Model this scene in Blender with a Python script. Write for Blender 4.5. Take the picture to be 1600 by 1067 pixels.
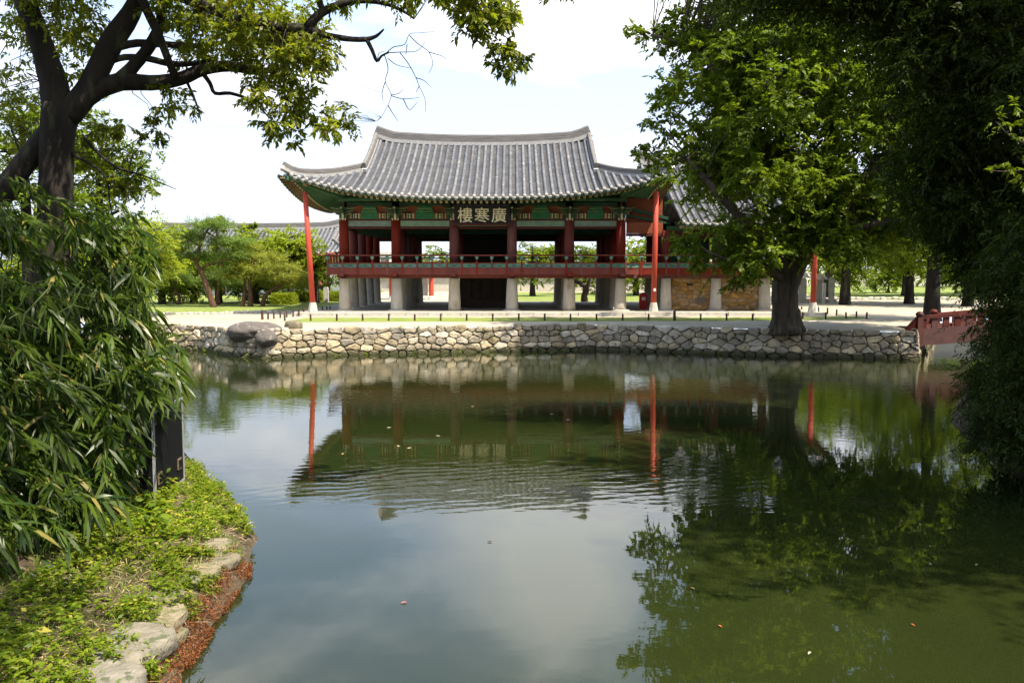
import bpy, bmesh, math, random
import numpy as np
from mathutils import Vector, Matrix, noise as mnoise

for o_ in list(bpy.data.objects):
    bpy.data.objects.remove(o_, do_unlink=True)
scene = bpy.context.scene
COL = scene.collection
R = math.radians
random.seed(7)

# ------------------------------------------------------------------ camera
F_PX, CAM_Z = 1400.0, 3.6                 # focal length in photo pixels, eye height over the water
TILT = math.atan(113.5 / F_PX)            # horizon sits at photo row 420
cam_d = bpy.data.cameras.new('camera')
cam = bpy.data.objects.new('camera', cam_d)
COL.objects.link(cam)
cam_d.sensor_width = 36.0
cam_d.lens = 36.0 * F_PX / 1600.0
cam_d.clip_start = 0.1
cam_d.clip_end = 3000
cam.location = (0, 0, CAM_Z)
cam.rotation_euler = (math.pi / 2 - TILT, 0, 0)
scene.camera = cam

# ------------------------------------------------------------------ sky, sun, exposure
SUN_AZ, SUN_EL = 128.0, 60.0              # azimuth from +Y towards +X (behind and to the right of the camera)
world = bpy.data.worlds.new('World')
scene.world = world
world.use_nodes = True
wn, wl = world.node_tree.nodes, world.node_tree.links
wn.clear()
w_out = wn.new('ShaderNodeOutputWorld')
w_bg = wn.new('ShaderNodeBackground')
w_bg.inputs['Strength'].default_value = 0.145
w_sky = wn.new('ShaderNodeTexSky')
w_sky.sky_type = 'NISHITA'
w_sky.sun_disc = False
w_sky.sun_elevation = R(SUN_EL)
w_sky.sun_rotation = R(SUN_AZ)
w_sky.air_density = 1.2
w_sky.dust_density = 2.5
w_sky.ozone_density = 1.5
w_tc = wn.new('ShaderNodeTexCoord')
w_sep = wn.new('ShaderNodeSeparateXYZ')
wl.new(w_tc.outputs['Generated'], w_sep.inputs[0])
w_add = wn.new('ShaderNodeMath'); w_add.operation = 'ADD'; w_add.inputs[1].default_value = 0.12
w_abs = wn.new('ShaderNodeMath'); w_abs.operation = 'ABSOLUTE'
wl.new(w_sep.outputs['Z'], w_abs.inputs[0]); wl.new(w_abs.outputs[0], w_add.inputs[0])
w_dx = wn.new('ShaderNodeMath'); w_dx.operation = 'DIVIDE'
w_dy = wn.new('ShaderNodeMath'); w_dy.operation = 'DIVIDE'
wl.new(w_sep.outputs['X'], w_dx.inputs[0]); wl.new(w_add.outputs[0], w_dx.inputs[1])
wl.new(w_sep.outputs['Y'], w_dy.inputs[0]); wl.new(w_add.outputs[0], w_dy.inputs[1])
w_cmb = wn.new('ShaderNodeCombineXYZ')
w_sh = wn.new('ShaderNodeMath'); w_sh.operation = 'ADD'; w_sh.inputs[1].default_value = -0.42
wl.new(w_dx.outputs[0], w_sh.inputs[0]); wl.new(w_sh.outputs[0], w_cmb.inputs[0]); wl.new(w_dy.outputs[0], w_cmb.inputs[1])
w_cmb.inputs[2].default_value = 14.9
w_noi = wn.new('ShaderNodeTexNoise')
w_noi.inputs['Scale'].default_value = 1.05
w_noi.inputs['Detail'].default_value = 8
w_noi.inputs['Roughness'].default_value = 0.5
w_noi.inputs['Distortion'].default_value = 0.3
wl.new(w_cmb.outputs[0], w_noi.inputs['Vector'])
# cloud cover, thickening into haze towards the horizon
w_hz = wn.new('ShaderNodeMapRange')
w_hz.inputs['From Min'].default_value = 0.0; w_hz.inputs['From Max'].default_value = 0.46
w_hz.inputs['To Min'].default_value = 0.46; w_hz.inputs['To Max'].default_value = -0.10
wl.new(w_abs.outputs[0], w_hz.inputs['Value'])
w_sum = wn.new('ShaderNodeMath'); w_sum.operation = 'ADD'
wl.new(w_noi.outputs['Fac'], w_sum.inputs[0]); wl.new(w_hz.outputs[0], w_sum.inputs[1])
w_rmp = wn.new('ShaderNodeValToRGB')
w_rmp.color_ramp.elements[0].position = 0.52
w_rmp.color_ramp.elements[0].color = (0.30, 0.30, 0.30, 1)
w_rmp.color_ramp.elements[1].position = 0.60
wl.new(w_sum.outputs[0], w_rmp.inputs[0])
w_cc = wn.new('ShaderNodeValToRGB')       # cloud body: grey-white bases to white tops
w_cc.color_ramp.elements[0].color = (2.6, 3.7, 5.6, 1)
w_cc.color_ramp.elements[1].color = (7.2, 7.3, 7.5, 1)
w_cc.color_ramp.elements[0].position = 0.47
w_cc.color_ramp.elements[1].position = 0.66
wl.new(w_noi.outputs['Fac'], w_cc.inputs[0])
w_mix = wn.new('ShaderNodeMix'); w_mix.data_type = 'RGBA'
wl.new(w_rmp.outputs[0], w_mix.inputs[0])
wl.new(w_sky.outputs[0], w_mix.inputs[6]); wl.new(w_cc.outputs[0], w_mix.inputs[7])
w_hf = wn.new('ShaderNodeMapRange')     # summer haze whitens the sky towards the horizon
w_hf.inputs['From Min'].default_value = 0.04; w_hf.inputs['From Max'].default_value = 0.36
w_hf.inputs['To Min'].default_value = 0.85; w_hf.inputs['To Max'].default_value = 0.0
wl.new(w_abs.outputs[0], w_hf.inputs['Value'])
w_hm = wn.new('ShaderNodeMix'); w_hm.data_type = 'RGBA'
w_hm.inputs[7].default_value = (4.2, 4.4, 4.8, 1)
wl.new(w_hf.outputs[0], w_hm.inputs[0]); wl.new(w_mix.outputs[2], w_hm.inputs[6])
wl.new(w_hm.outputs[2], w_bg.inputs['Color'])
wl.new(w_bg.outputs[0], w_out.inputs['Surface'])

sun_d = bpy.data.lights.new('sun', 'SUN')
sun_d.energy = 4.9
sun_d.angle = R(0.55)
sun_d.color = (1.0, 0.91, 0.76)
sun = bpy.data.objects.new('sun', sun_d)
COL.objects.link(sun)
S_DIR = Vector((math.sin(R(SUN_AZ)) * math.cos(R(SUN_EL)), math.cos(R(SUN_AZ)) * math.cos(R(SUN_EL)), math.sin(R(SUN_EL))))
sun.rotation_euler = S_DIR.to_track_quat('Z', 'Y').to_euler()
sun.location = (20, -20, 60)

scene.view_settings.view_transform = 'Standard'
scene.view_settings.look = 'None'
scene.view_settings.gamma = 1.0
scene.view_settings.use_curve_mapping = False
scene.view_settings.exposure = 0.95
scene.render.engine = 'CYCLES'
cy = scene.cycles
cy.use_denoising = True
cy.use_adaptive_sampling = True; cy.adaptive_threshold = 0.025
cy.max_bounces = 6; cy.diffuse_bounces = 3; cy.glossy_bounces = 3
cy.transmission_bounces = 3; cy.transparent_max_bounces = 4
cy.caustics_reflective = False; cy.caustics_refractive = False
cy.sample_clamp_indirect = 6.0

# ------------------------------------------------------------------ helpers
def ray(px, py):
    st, ct = math.sin(TILT), math.cos(TILT)
    u, v = (px - 800.0) / F_PX, (533.5 - py) / F_PX
    return Vector((u, ct + v * st, -st + v * ct))
def P(px, py, Y):
    """world point seen at photo pixel (px,py) that lies at depth Y"""
    d = ray(px, py); s = Y / d.y
    return Vector((d.x * s, Y, CAM_Z + d.z * s))
def G(px, py, z=0.0):
    """world point seen at photo pixel (px,py) on the level z"""
    d = ray(px, py); s = (z - CAM_Z) / d.z
    return Vector((d.x * s, d.y * s, z))

def link(o, parent=None):
    COL.objects.link(o)
    if parent is not None:
        o.parent = parent
    return o
def empty(name, loc=(0, 0, 0)):
    o = bpy.data.objects.new(name, None)
    o.empty_display_size = 0.3
    COL.objects.link(o)
    return o
def tag(o, label, cat, group=None):
    o['label'] = label; o['category'] = cat
    if group: o['group'] = group
    return o
def kind(o, k):
    o['kind'] = k
    return o
def inst(name, mesh, parent=None, loc=None, rot=None, scale=None):
    o = bpy.data.objects.new(name, mesh)
    if loc is not None: o.location = loc
    if rot is not None: o.rotation_euler = rot
    if scale is not None: o.scale = scale
    return link(o, parent)

class MB:
    """collects polygons; build() links them as one mesh object"""
    def __init__(s):
        s.v, s.f, s.m = [], [], []
    def add(s, verts, faces, mi=0):
        b = len(s.v)
        s.v.extend([tuple(p) for p in verts])
        for f in faces:
            s.f.append(tuple(i + b for i in f)); s.m.append(mi)
        return s
    def box(s, x0, x1, y0, y1, z0, z1, mi=0, bev=0.0):
        v = [(x0, y0, z0), (x1, y0, z0), (x1, y1, z0), (x0, y1, z0), (x0, y0, z1), (x1, y0, z1), (x1, y1, z1), (x0, y1, z1)]
        return s.add(v, [(0, 3, 2, 1), (4, 5, 6, 7), (0, 1, 5, 4), (1, 2, 6, 5), (2, 3, 7, 6), (3, 0, 4, 7)], mi)
    def bar(s, a, b, w, h, up=(0, 0, 1), mi=0):
        a, b = Vector(a), Vector(b)
        d = (b - a).normalized(); up = Vector(up)
        sd = d.cross(up)
        if sd.length < 1e-4: sd = d.cross(Vector((1, 0, 0)))
        sd.normalize(); u2 = sd.cross(d).normalized()
        v = []
        for p in (a, b):
            for q, r in ((-1, -1), (1, -1), (1, 1), (-1, 1)):
                v.append(p + sd * (q * w / 2) + u2 * (r * h / 2))
        return s.add(v, [(0, 1, 2, 3), (7, 6, 5, 4), (0, 4, 5, 1), (1, 5, 6, 2), (2, 6, 7, 3), (3, 7, 4, 0)], mi)
    def tube(s, path, radii, n=8, mi=0, cap=True, wob=0.0, seed=0):
        path = [Vector(p) for p in path]
        if not isinstance(radii, (list, tuple)): radii = [radii] * len(path)
        b = []
        ref = Vector((0, 1, 0.13)).normalized()
        rg = random.Random(seed)
        ph = [rg.uniform(1 - wob, 1 + wob) for _ in range(n)]
        for i, p in enumerate(path):
            d = (path[min(i + 1, len(path) - 1)] - path[max(i - 1, 0)])
            if d.length < 1e-6: d = Vector((0, 0, 1))
            d.normalize()
            rr = ref if abs(d.dot(ref)) < 0.95 else Vector((1, 0, 0))
            x = d.cross(rr).normalized(); y = d.cross(x)
            for k in range(n):
                a = 2 * math.pi * k / n
                rad = radii[i] * ph[k] * (1 + (rg.uniform(-wob, wob) * 0.6 if wob else 0))
                b.append(p + x * (math.cos(a) * rad) + y * (math.sin(a) * rad))
        f = []
        for i in range(len(path) - 1):
            for k in range(n):
                f.append((i * n + k, i * n + (k + 1) % n, (i + 1) * n + (k + 1) % n, (i + 1) * n + k))
        if cap:
            f.append(tuple(range(n - 1, -1, -1)))
            f.append(tuple((len(path) - 1) * n + k for k in range(n)))
        return s.add(b, f, mi)
    def lathe(s, c, prof, n=16, mi=0, square=0.0, rot=0.0):
        """prof: list of (r,z) from the bottom; square: 0 round .. 1 squarish"""
        v, f = [], []
        for r, z in prof:
            for k in range(n):
                a = 2 * math.pi * k / n + rot
                ca, sa = math.cos(a), math.sin(a)
                q = 1.0
                if square:
                    q = 1 + square * (1 / max(abs(ca), abs(sa)) - 1)
                v.append((c[0] + ca * r * q, c[1] + sa * r * q, c[2] + z))
        for i in range(len(prof) - 1):
            for k in range(n):
                f.append((i * n + k, i * n + (k + 1) % n, (i + 1) * n + (k + 1) % n, (i + 1) * n + k))
        f.append(tuple(range(n - 1, -1, -1)))
        f.append(tuple((len(prof) - 1) * n + k for k in range(n)))
        return s.add(v, f, mi)
    def grid(s, rows, mi=0):
        """rows: list of equal-length point lists"""
        n = len(rows[0]); v = [p for r_ in rows for p in r_]; f = []
        for i in range(len(rows) - 1):
            for k in range(n - 1):
                f.append((i * n + k, i * n + k + 1, (i + 1) * n + k + 1, (i + 1) * n + k))
        return s.add(v, f, mi)
    def sweep(s, path, prof, mi=0, up=Vector((0, 0, 1))):
        """closed profile [(side,up)] along a path"""
        path = [Vector(p) for p in path]; n = len(prof); v, f = [], []
        for i, p in enumerate(path):
            d = (path[min(i + 1, len(path) - 1)] - path[max(i - 1, 0)]).normalized()
            sd = d.cross(up).normalized(); u2 = sd.cross(d).normalized()
            for a, b in prof: v.append(p + sd * a + u2 * b)
        for i in range(len(path) - 1):
            for k in range(n):
                f.append((i * n + k, i * n + (k + 1) % n, (i + 1) * n + (k + 1) % n, (i + 1) * n + k))
        f.append(tuple(range(n - 1, -1, -1))); f.append(tuple((len(path) - 1) * n + k for k in range(n)))
        return s.add(v, f, mi)
    def mesh(s, name, mats, smooth=False):
        me = bpy.data.meshes.new(name)
        me.from_pydata(s.v, [], s.f)
        for m_ in (mats if isinstance(mats, (list, tuple)) else [mats]): me.materials.append(m_)
        if len(set(s.m)) > 1: me.polygons.foreach_set('material_index', s.m)
        bm = bmesh.new(); bm.from_mesh(me)
        bmesh.ops.recalc_face_normals(bm, faces=bm.faces)
        bm.to_mesh(me); bm.free()
        if smooth: me.polygons.foreach_set('use_smooth', [True] * len(me.polygons))
        me.update()
        return me
    def build(s, name, mats, parent=None, smooth=False):
        return inst(name, s.mesh(name, mats, smooth), parent)

# ------------------------------------------------------------------ materials
def mat(name, c1, c2=None, scale=3.0, rough=0.8, bump=0.0, bscale=20.0, detail=5, spec=0.3, c3=None, c3pos=0.7, c3w=0.08, c3scale=8.0,
        var=0.0, wet=False, stretch=(1, 1, 1), lo=0.35, hi=0.65):
    """two-tone noise colour (world space), optional third speckle colour, bump, per-object value variation"""
    m = bpy.data.materials.new(name); m.use_nodes = True
    nt = m.node_tree; n, l = nt.nodes, nt.links
    b = n['Principled BSDF']
    b.inputs['Roughness'].default_value = rough
    b.inputs['Specular IOR Level'].default_value = spec
    geo = n.new('ShaderNodeNewGeometry')
    mp = n.new('ShaderNodeVectorMath'); mp.operation = 'MULTIPLY'; mp.inputs[1].default_value = stretch
    l.new(geo.outputs['Position'], mp.inputs[0])
    c2 = c2 or tuple(x * 0.75 for x in c1)
    no = n.new('ShaderNodeTexNoise'); no.inputs['Scale'].default_value = scale; no.inputs['Detail'].default_value = detail
    no.inputs['Roughness'].default_value = 0.62
    l.new(mp.outputs[0], no.inputs['Vector'])
    cr = n.new('ShaderNodeValToRGB')
    cr.color_ramp.elements[0].position = lo; cr.color_ramp.elements[1].position = hi
    cr.color_ramp.elements[0].color = (*c1, 1); cr.color_ramp.elements[1].color = (*c2, 1)
    l.new(no.outputs['Fac'], cr.inputs[0])
    col = cr.outputs[0]
    if c3 is not None:
        n3 = n.new('ShaderNodeTexNoise'); n3.inputs['Scale'].default_value = c3scale; n3.inputs['Detail'].default_value = 4
        l.new(mp.outputs[0], n3.inputs['Vector'])
        mr = n.new('ShaderNodeMapRange'); mr.inputs['From Min'].default_value = c3pos; mr.inputs['From Max'].default_value = c3pos + c3w
        l.new(n3.outputs['Fac'], mr.inputs['Value'])
        mx = n.new('ShaderNodeMix'); mx.data_type = 'RGBA'
        l.new(mr.outputs[0], mx.inputs[0]); l.new(col, mx.inputs[6]); mx.inputs[7].default_value = (*c3, 1)
        col = mx.outputs[2]
    if var:
        oi = n.new('ShaderNodeObjectInfo')
        mv = n.new('ShaderNodeMapRange'); mv.inputs['To Min'].default_value = 1 - var; mv.inputs['To Max'].default_value = 1 + var
        l.new(oi.outputs['Random'], mv.inputs['Value'])
        hs = n.new('ShaderNodeHueSaturation'); l.new(mv.outputs[0], hs.inputs['Value']); l.new(col, hs.inputs['Color'])
        # a little saturation change with it
        ms = n.new('ShaderNodeMapRange'); ms.inputs['From Max'].default_value = 1; ms.inputs['To Min'].default_value = 1.25; ms.inputs['To Max'].default_value = 0.7
        fr = n.new('ShaderNodeMath'); fr.operation = 'MULTIPLY'; fr.inputs[1].default_value = 7.31
        fr2 = n.new('ShaderNodeMath'); fr2.operation = 'FRACT'
        l.new(oi.outputs['Random'], fr.inputs[0]); l.new(fr.outputs[0], fr2.inputs[0]); l.new(fr2.outputs[0], ms.inputs['Value'])
        l.new(ms.outputs[0], hs.inputs['Saturation'])
        col = hs.outputs[0]
    if wet:                                  # dark tide stain just above the water
        sp = n.new('ShaderNodeSeparateXYZ'); l.new(geo.outputs['Position'], sp.inputs[0])
        nz = n.new('ShaderNodeMath'); nz.operation = 'MULTIPLY_ADD'; nz.inputs[1].default_value = -0.22; l.new(no.outputs['Fac'], nz.inputs[0]); l.new(sp.outputs['Z'], nz.inputs[2])
        wr = n.new('ShaderNodeMapRange'); wr.inputs['From Min'].default_value = 0.0; wr.inputs['From Max'].default_value = 0.14; wr.inputs['To Min'].default_value = 1; wr.inputs['To Max'].default_value = 0
        l.new(nz.outputs[0], wr.inputs['Value'])
        mw = n.new('ShaderNodeMix'); mw.data_type = 'RGBA'; l.new(wr.outputs[0], mw.inputs[0]); l.new(col, mw.inputs[6]); mw.inputs[7].default_value = (0.075, 0.07, 0.035, 1)
        col = mw.outputs[2]
    l.new(col, b.inputs['Base Color'])
    if bump:
        nb = n.new('ShaderNodeTexNoise'); nb.inputs['Scale'].default_value = bscale; nb.inputs['Detail'].default_value = 6
        l.new(mp.outputs[0], nb.inputs['Vector'])
        bp = n.new('ShaderNodeBump'); bp.inputs['Strength'].default_value = bump; bp.inputs['Distance'].default_value = 0.05
        l.new(nb.outputs['Fac'], bp.inputs['Height']); l.new(bp.outputs[0], b.inputs['Normal'])
    return m

def leafmat(name, c1, c2, trans=0.4, gloss=0.06, tcol=None, rough=0.45, c3=None, p3=0.9):
    """leaf: diffuse + translucent + weak gloss; one random tone for each leaf"""
    m = bpy.data.materials.new(name); m.use_nodes = True
    nt = m.node_tree; n, l = nt.nodes, nt.links
    n.remove(n['Principled BSDF']); out = n['Material Output']
    geo = n.new('ShaderNodeNewGeometry')
    cr = n.new('ShaderNodeValToRGB')
    cr.color_ramp.elements[0].color = (*c1, 1); cr.color_ramp.elements[1].color = (*c2, 1)
    if c3 is not None:
        cr.color_ramp.elements[1].position = p3 - 0.01
        e = cr.color_ramp.elements.new(p3); e.color = (*c3, 1)
    l.new(geo.outputs['Random Per Island'], cr.inputs[0])
    no = n.new('ShaderNodeTexNoise'); no.inputs['Scale'].default_value = 0.55; no.inputs['Detail'].default_value = 2
    l.new(geo.outputs['Position'], no.inputs['Vector'])
    mr = n.new('ShaderNodeMapRange'); mr.inputs['From Min'].default_value = 0.3; mr.inputs['From Max'].default_value = 0.7
    mr.inputs['To Min'].default_value = 0.72; mr.inputs['To Max'].default_value = 1.3
    l.new(no.outputs['Fac'], mr.inputs['Value'])
    hs = n.new('ShaderNodeHueSaturation'); l.new(cr.outputs[0], hs.inputs['Color']); l.new(mr.outputs[0], hs.inputs['Value'])
    df = n.new('ShaderNodeBsdfDiffuse'); l.new(hs.outputs[0], df.inputs['Color'])
    tr = n.new('ShaderNodeBsdfTranslucent')
    tm = n.new('ShaderNodeMix'); tm.data_type = 'RGBA'; tm.blend_type = 'MULTIPLY'; tm.inputs[0].default_value = 1.0
    tc = tcol or (1.5, 1.55, 0.55)
    l.new(hs.outputs[0], tm.inputs[6]); tm.inputs[7].default_value = (*tc, 1)
    l.new(tm.outputs[2], tr.inputs['Color'])
    mx = n.new('ShaderNodeMixShader'); mx.inputs[0].default_value = trans
    l.new(df.outputs[0], mx.inputs[1]); l.new(tr.outputs[0], mx.inputs[2])
    gl = n.new('ShaderNodeBsdfGlossy'); gl.inputs['Roughness'].default_value = rough; gl.inputs['Color'].default_value = (1, 1, 1, 1)
    m2 = n.new('ShaderNodeMixShader'); m2.inputs[0].default_value = gloss
    l.new(mx.outputs[0], m2.inputs[1]); l.new(gl.outputs[0], m2.inputs[2])
    l.new(m2.outputs[0], out.inputs['Surface'])
    return m

M = {}
M['sand'] = mat('sand', (0.44, 0.385, 0.29), (0.33, 0.285, 0.21), 0.7, 0.95, 0.5, 9, c3=(0.22, 0.19, 0.135), c3pos=0.6, c3w=0.15, c3scale=1.3)
M['lawn'] = mat('lawn', (0.22, 0.26, 0.055), (0.15, 0.20, 0.04), 1.2, 0.95, 0.6, 30, c3=(0.32, 0.29, 0.12), c3pos=0.58, c3w=0.12, c3scale=0.9)
M['soil'] = mat('soil', (0.10, 0.075, 0.045), (0.055, 0.042, 0.025), 4, 0.95, 0.7, 25, c3=(0.20, 0.16, 0.09), c3pos=0.6, c3w=0.1, c3scale=14)
M['stone'] = mat('wall_stone', (0.54, 0.45, 0.31), (0.32, 0.265, 0.185), 3.2, 0.92, 0.55, 14, c3=(0.13, 0.115, 0.09), c3pos=0.58, c3w=0.12, c3scale=6, var=0.45, wet=True)
M['core'] = mat('earth_core', (0.13, 0.11, 0.08), (0.08, 0.068, 0.05), 5, 1.0, 0.5, 12)
M['granite'] = mat('granite', (0.50, 0.455, 0.38), (0.40, 0.36, 0.30), 5, 0.9, 0.3, 25, c3=(0.24, 0.18, 0.12), c3pos=0.6, c3w=0.15, c3scale=2.2, var=0.06, stretch=(1, 1, 0.4))
M['pale_stone'] = mat('pale_stone', (0.52, 0.49, 0.43), (0.40, 0.37, 0.31), 4, 0.9, 0.3, 20, var=0.08)
M['bank_stone'] = mat('bank_stone', (0.26, 0.225, 0.16), (0.16, 0.14, 0.095), 6, 0.9, 0.6, 22, c3=(0.10, 0.11, 0.05), c3pos=0.55, c3w=0.1, c3scale=9, var=0.15)
M['dark_rock'] = mat('dark_rock', (0.145, 0.125, 0.11), (0.08, 0.07, 0.061), 3.5, 0.88, 0.6, 9, c3=(0.27, 0.25, 0.22), c3pos=0.6, c3w=0.12, c3scale=4)
M['infill'] = mat('infill_stone', (0.36, 0.23, 0.10), (0.24, 0.15, 0.07), 4, 0.92, 0.4, 18, var=0.3)
M['mortar'] = mat('clay_mortar', (0.26, 0.18, 0.09), (0.20, 0.13, 0.065), 4, 0.95, 0.3, 18)
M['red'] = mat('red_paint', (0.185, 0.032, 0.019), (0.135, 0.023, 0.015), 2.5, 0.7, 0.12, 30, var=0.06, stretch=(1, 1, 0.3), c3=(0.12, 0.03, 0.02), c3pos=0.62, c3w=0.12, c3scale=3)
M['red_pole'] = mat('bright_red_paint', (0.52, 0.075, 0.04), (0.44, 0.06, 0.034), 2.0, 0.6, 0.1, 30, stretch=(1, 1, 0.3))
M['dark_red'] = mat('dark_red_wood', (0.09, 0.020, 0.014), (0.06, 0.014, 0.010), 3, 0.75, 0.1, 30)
M['bridge_red'] = mat('bridge_red_paint', (0.11, 0.027, 0.018), (0.08, 0.02, 0.014), 3, 0.7, 0.15, 20, var=0.1)
M['rafter_tan'] = mat('rafter_tan', (0.26, 0.19, 0.10), (0.18, 0.135, 0.075), 6, 0.8, 0.1, 30)
M['soffit_tan'] = mat('soffit_boards', (0.17, 0.125, 0.07), (0.11, 0.085, 0.05), 6, 0.8, 0.1, 30)
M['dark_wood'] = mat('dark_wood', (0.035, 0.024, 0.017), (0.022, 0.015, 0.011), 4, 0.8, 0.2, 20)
M['rust_paint'] = mat('rust_paint', (0.27, 0.075, 0.03), (0.20, 0.055, 0.025), 3, 0.75, 0.1, 30)
M['green'] = mat('green_paint', (0.05, 0.125, 0.055), (0.03, 0.085, 0.04), 4, 0.7, 0.1, 30)
M['green_dk'] = mat('dark_green_paint', (0.022, 0.07, 0.038), (0.015, 0.048, 0.026), 4, 0.75, 0.1, 30)
M['green_br'] = mat('bright_green_paint', (0.04, 0.20, 0.075), (0.03, 0.14, 0.055), 4, 0.7, 0.1, 30)
M['celadon'] = mat('celadon_paint', (0.22, 0.30, 0.22), (0.15, 0.215, 0.16), 4, 0.75, 0.1, 30, var=0.08)
M['teal'] = mat('teal_paint', (0.13, 0.24, 0.19), (0.09, 0.17, 0.14), 5, 0.75, 0.1, 30, var=0.12)
M['ochre'] = mat('ochre_paint', (0.42, 0.30, 0.13), (0.30, 0.21, 0.09), 8, 0.75, 0.1, 30)
M['cream'] = mat('cream_paint', (0.62, 0.52, 0.33), (0.52, 0.42, 0.26), 8, 0.7, 0.1, 30)
M['glyph'] = mat('pale_gold_paint', (0.78, 0.70, 0.50), (0.68, 0.60, 0.42), 8, 0.6, 0.1, 30)
M['black'] = mat('black_lacquer', (0.012, 0.010, 0.014), (0.008, 0.007, 0.009), 5, 0.5, 0.05, 30)
M['white'] = mat('white_plaster', (0.75, 0.73, 0.68), (0.62, 0.60, 0.55), 3, 0.9, 0.1, 20)
M['tile_row'] = mat('roof_tile_light', (0.165, 0.174, 0.188), (0.10, 0.107, 0.12), 1.6, 0.78, 0.35, 22, c3=(0.36, 0.35, 0.33), c3pos=0.63, c3w=0.06, c3scale=5.0, var=0.16)
M['tile_pan'] = mat('roof_tile_dark', (0.092, 0.088, 0.088), (0.05, 0.05, 0.055), 1.3, 0.85, 0.4, 22, c3=(0.15, 0.135, 0.12), c3pos=0.6, c3w=0.08, c3scale=7)
M['tile_end'] = mat('roof_tile_end', (0.40, 0.385, 0.36), (0.29, 0.28, 0.265), 6, 0.8, 0.2, 30)
M['ridge'] = mat('ridge_tile', (0.22, 0.205, 0.19), (0.13, 0.122, 0.115), 3, 0.85, 0.5, 20, stretch=(0.5, 0.5, 9))
M['post'] = mat('fence_wood', (0.085, 0.045, 0.03), (0.05, 0.028, 0.02), 6, 0.85, 0.2, 30, var=0.2)
M['bark'] = mat('bark', (0.12, 0.092, 0.066), (0.045, 0.035, 0.026), 4.5, 0.95, 1.0, 9, stretch=(1.6, 1.6, 0.16), c3=(0.085, 0.09, 0.05), c3pos=0.6, c3w=0.12, c3scale=2)
M['bark_dk'] = mat('bark_dark', (0.04, 0.032, 0.025), (0.016, 0.013, 0.011), 4, 0.95, 1.0, 9, stretch=(1, 1, 0.3), c3=(0.075, 0.078, 0.045), c3pos=0.58, c3w=0.12, c3scale=3)
M['bark_pine'] = mat('bark_pine', (0.15, 0.075, 0.045), (0.08, 0.045, 0.03), 5, 0.95, 0.8, 9, stretch=(1, 1, 0.4))
M['twig'] = mat('twig', (0.07, 0.055, 0.045), (0.05, 0.04, 0.03), 5, 0.9)
M['leaf_zel'] = leafmat('leaf_zelkova', (0.068, 0.112, 0.010), (0.185, 0.235, 0.024), 0.46, 0.012)
M['leaf_near'] = leafmat('leaf_overhanging', (0.095, 0.135, 0.011), (0.25, 0.27, 0.026), 0.55, 0.02, c3=(0.20, 0.17, 0.05))
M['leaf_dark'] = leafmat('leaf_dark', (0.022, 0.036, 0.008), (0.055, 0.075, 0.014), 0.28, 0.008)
M['leaf_mid'] = leafmat('leaf_mid', (0.085, 0.135, 0.010), (0.20, 0.25, 0.022), 0.42, 0.01)
M['leaf_lime'] = leafmat('leaf_lime', (0.18, 0.24, 0.02), (0.34, 0.38, 0.045), 0.44, 0.01)
M['leaf_pine'] = leafmat('needle_pine', (0.10, 0.16, 0.04), (0.20, 0.27, 0.065), 0.34, 0.01)
M['leaf_pine2'] = leafmat('needle_pine_yellowish', (0.18, 0.20, 0.04), (0.31, 0.32, 0.06), 0.34, 0.01)
M['leaf_bam'] = leafmat('leaf_bamboo', (0.018, 0.044, 0.005), (0.080, 0.122, 0.011), 0.36, 0.016, rough=0.35, c3=(0.24, 0.20, 0.05), p3=0.975)
M['leaf_cover'] = leafmat('leaf_ground_cover', (0.075, 0.14, 0.010), (0.23, 0.28, 0.02), 0.42, 0.01, c3=(0.38, 0.34, 0.06), p3=0.93)
M['leaf_grass'] = leafmat('blade_grass', (0.10, 0.16, 0.02), (0.23, 0.26, 0.05), 0.35, 0.03, c3=(0.42, 0.33, 0.16), p3=0.82)
M['leaf_rust'] = leafmat('rust_roots', (0.09, 0.045, 0.022), (0.40, 0.14, 0.04), 0.25, 0.02, tcol=(1.2, 1, 0.8))
M['leaf_straw'] = leafmat('dry_straw', (0.30, 0.21, 0.11), (0.5, 0.38, 0.22), 0.2, 0.02, tcol=(1, 1, 1))
M['petal'] = leafmat('pink_blossom', (0.42, 0.10, 0.10), (0.62, 0.22, 0.20), 0.3, 0.02, tcol=(1.2, 1, 1))
M['culm'] = mat('bamboo_culm', (0.12, 0.16, 0.05), (0.08, 0.11, 0.035), 4, 0.5)
M['case'] = mat('case_black', (0.010, 0.010, 0.011), (0.006, 0.006, 0.007), 12, 0.6, 0.1, 60, spec=0.12)
M['alu'] = mat('aluminium_edge', (0.35, 0.35, 0.36), (0.25, 0.25, 0.26), 12, 0.35, 0.0)
M['brass'] = mat('latch_metal', (0.20, 0.15, 0.09), (0.13, 0.10, 0.06), 12, 0.4, 0.0)
M['fire_red'] = mat('fire_red', (0.5, 0.02, 0.018), (0.42, 0.018, 0.015), 6, 0.4)
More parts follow.
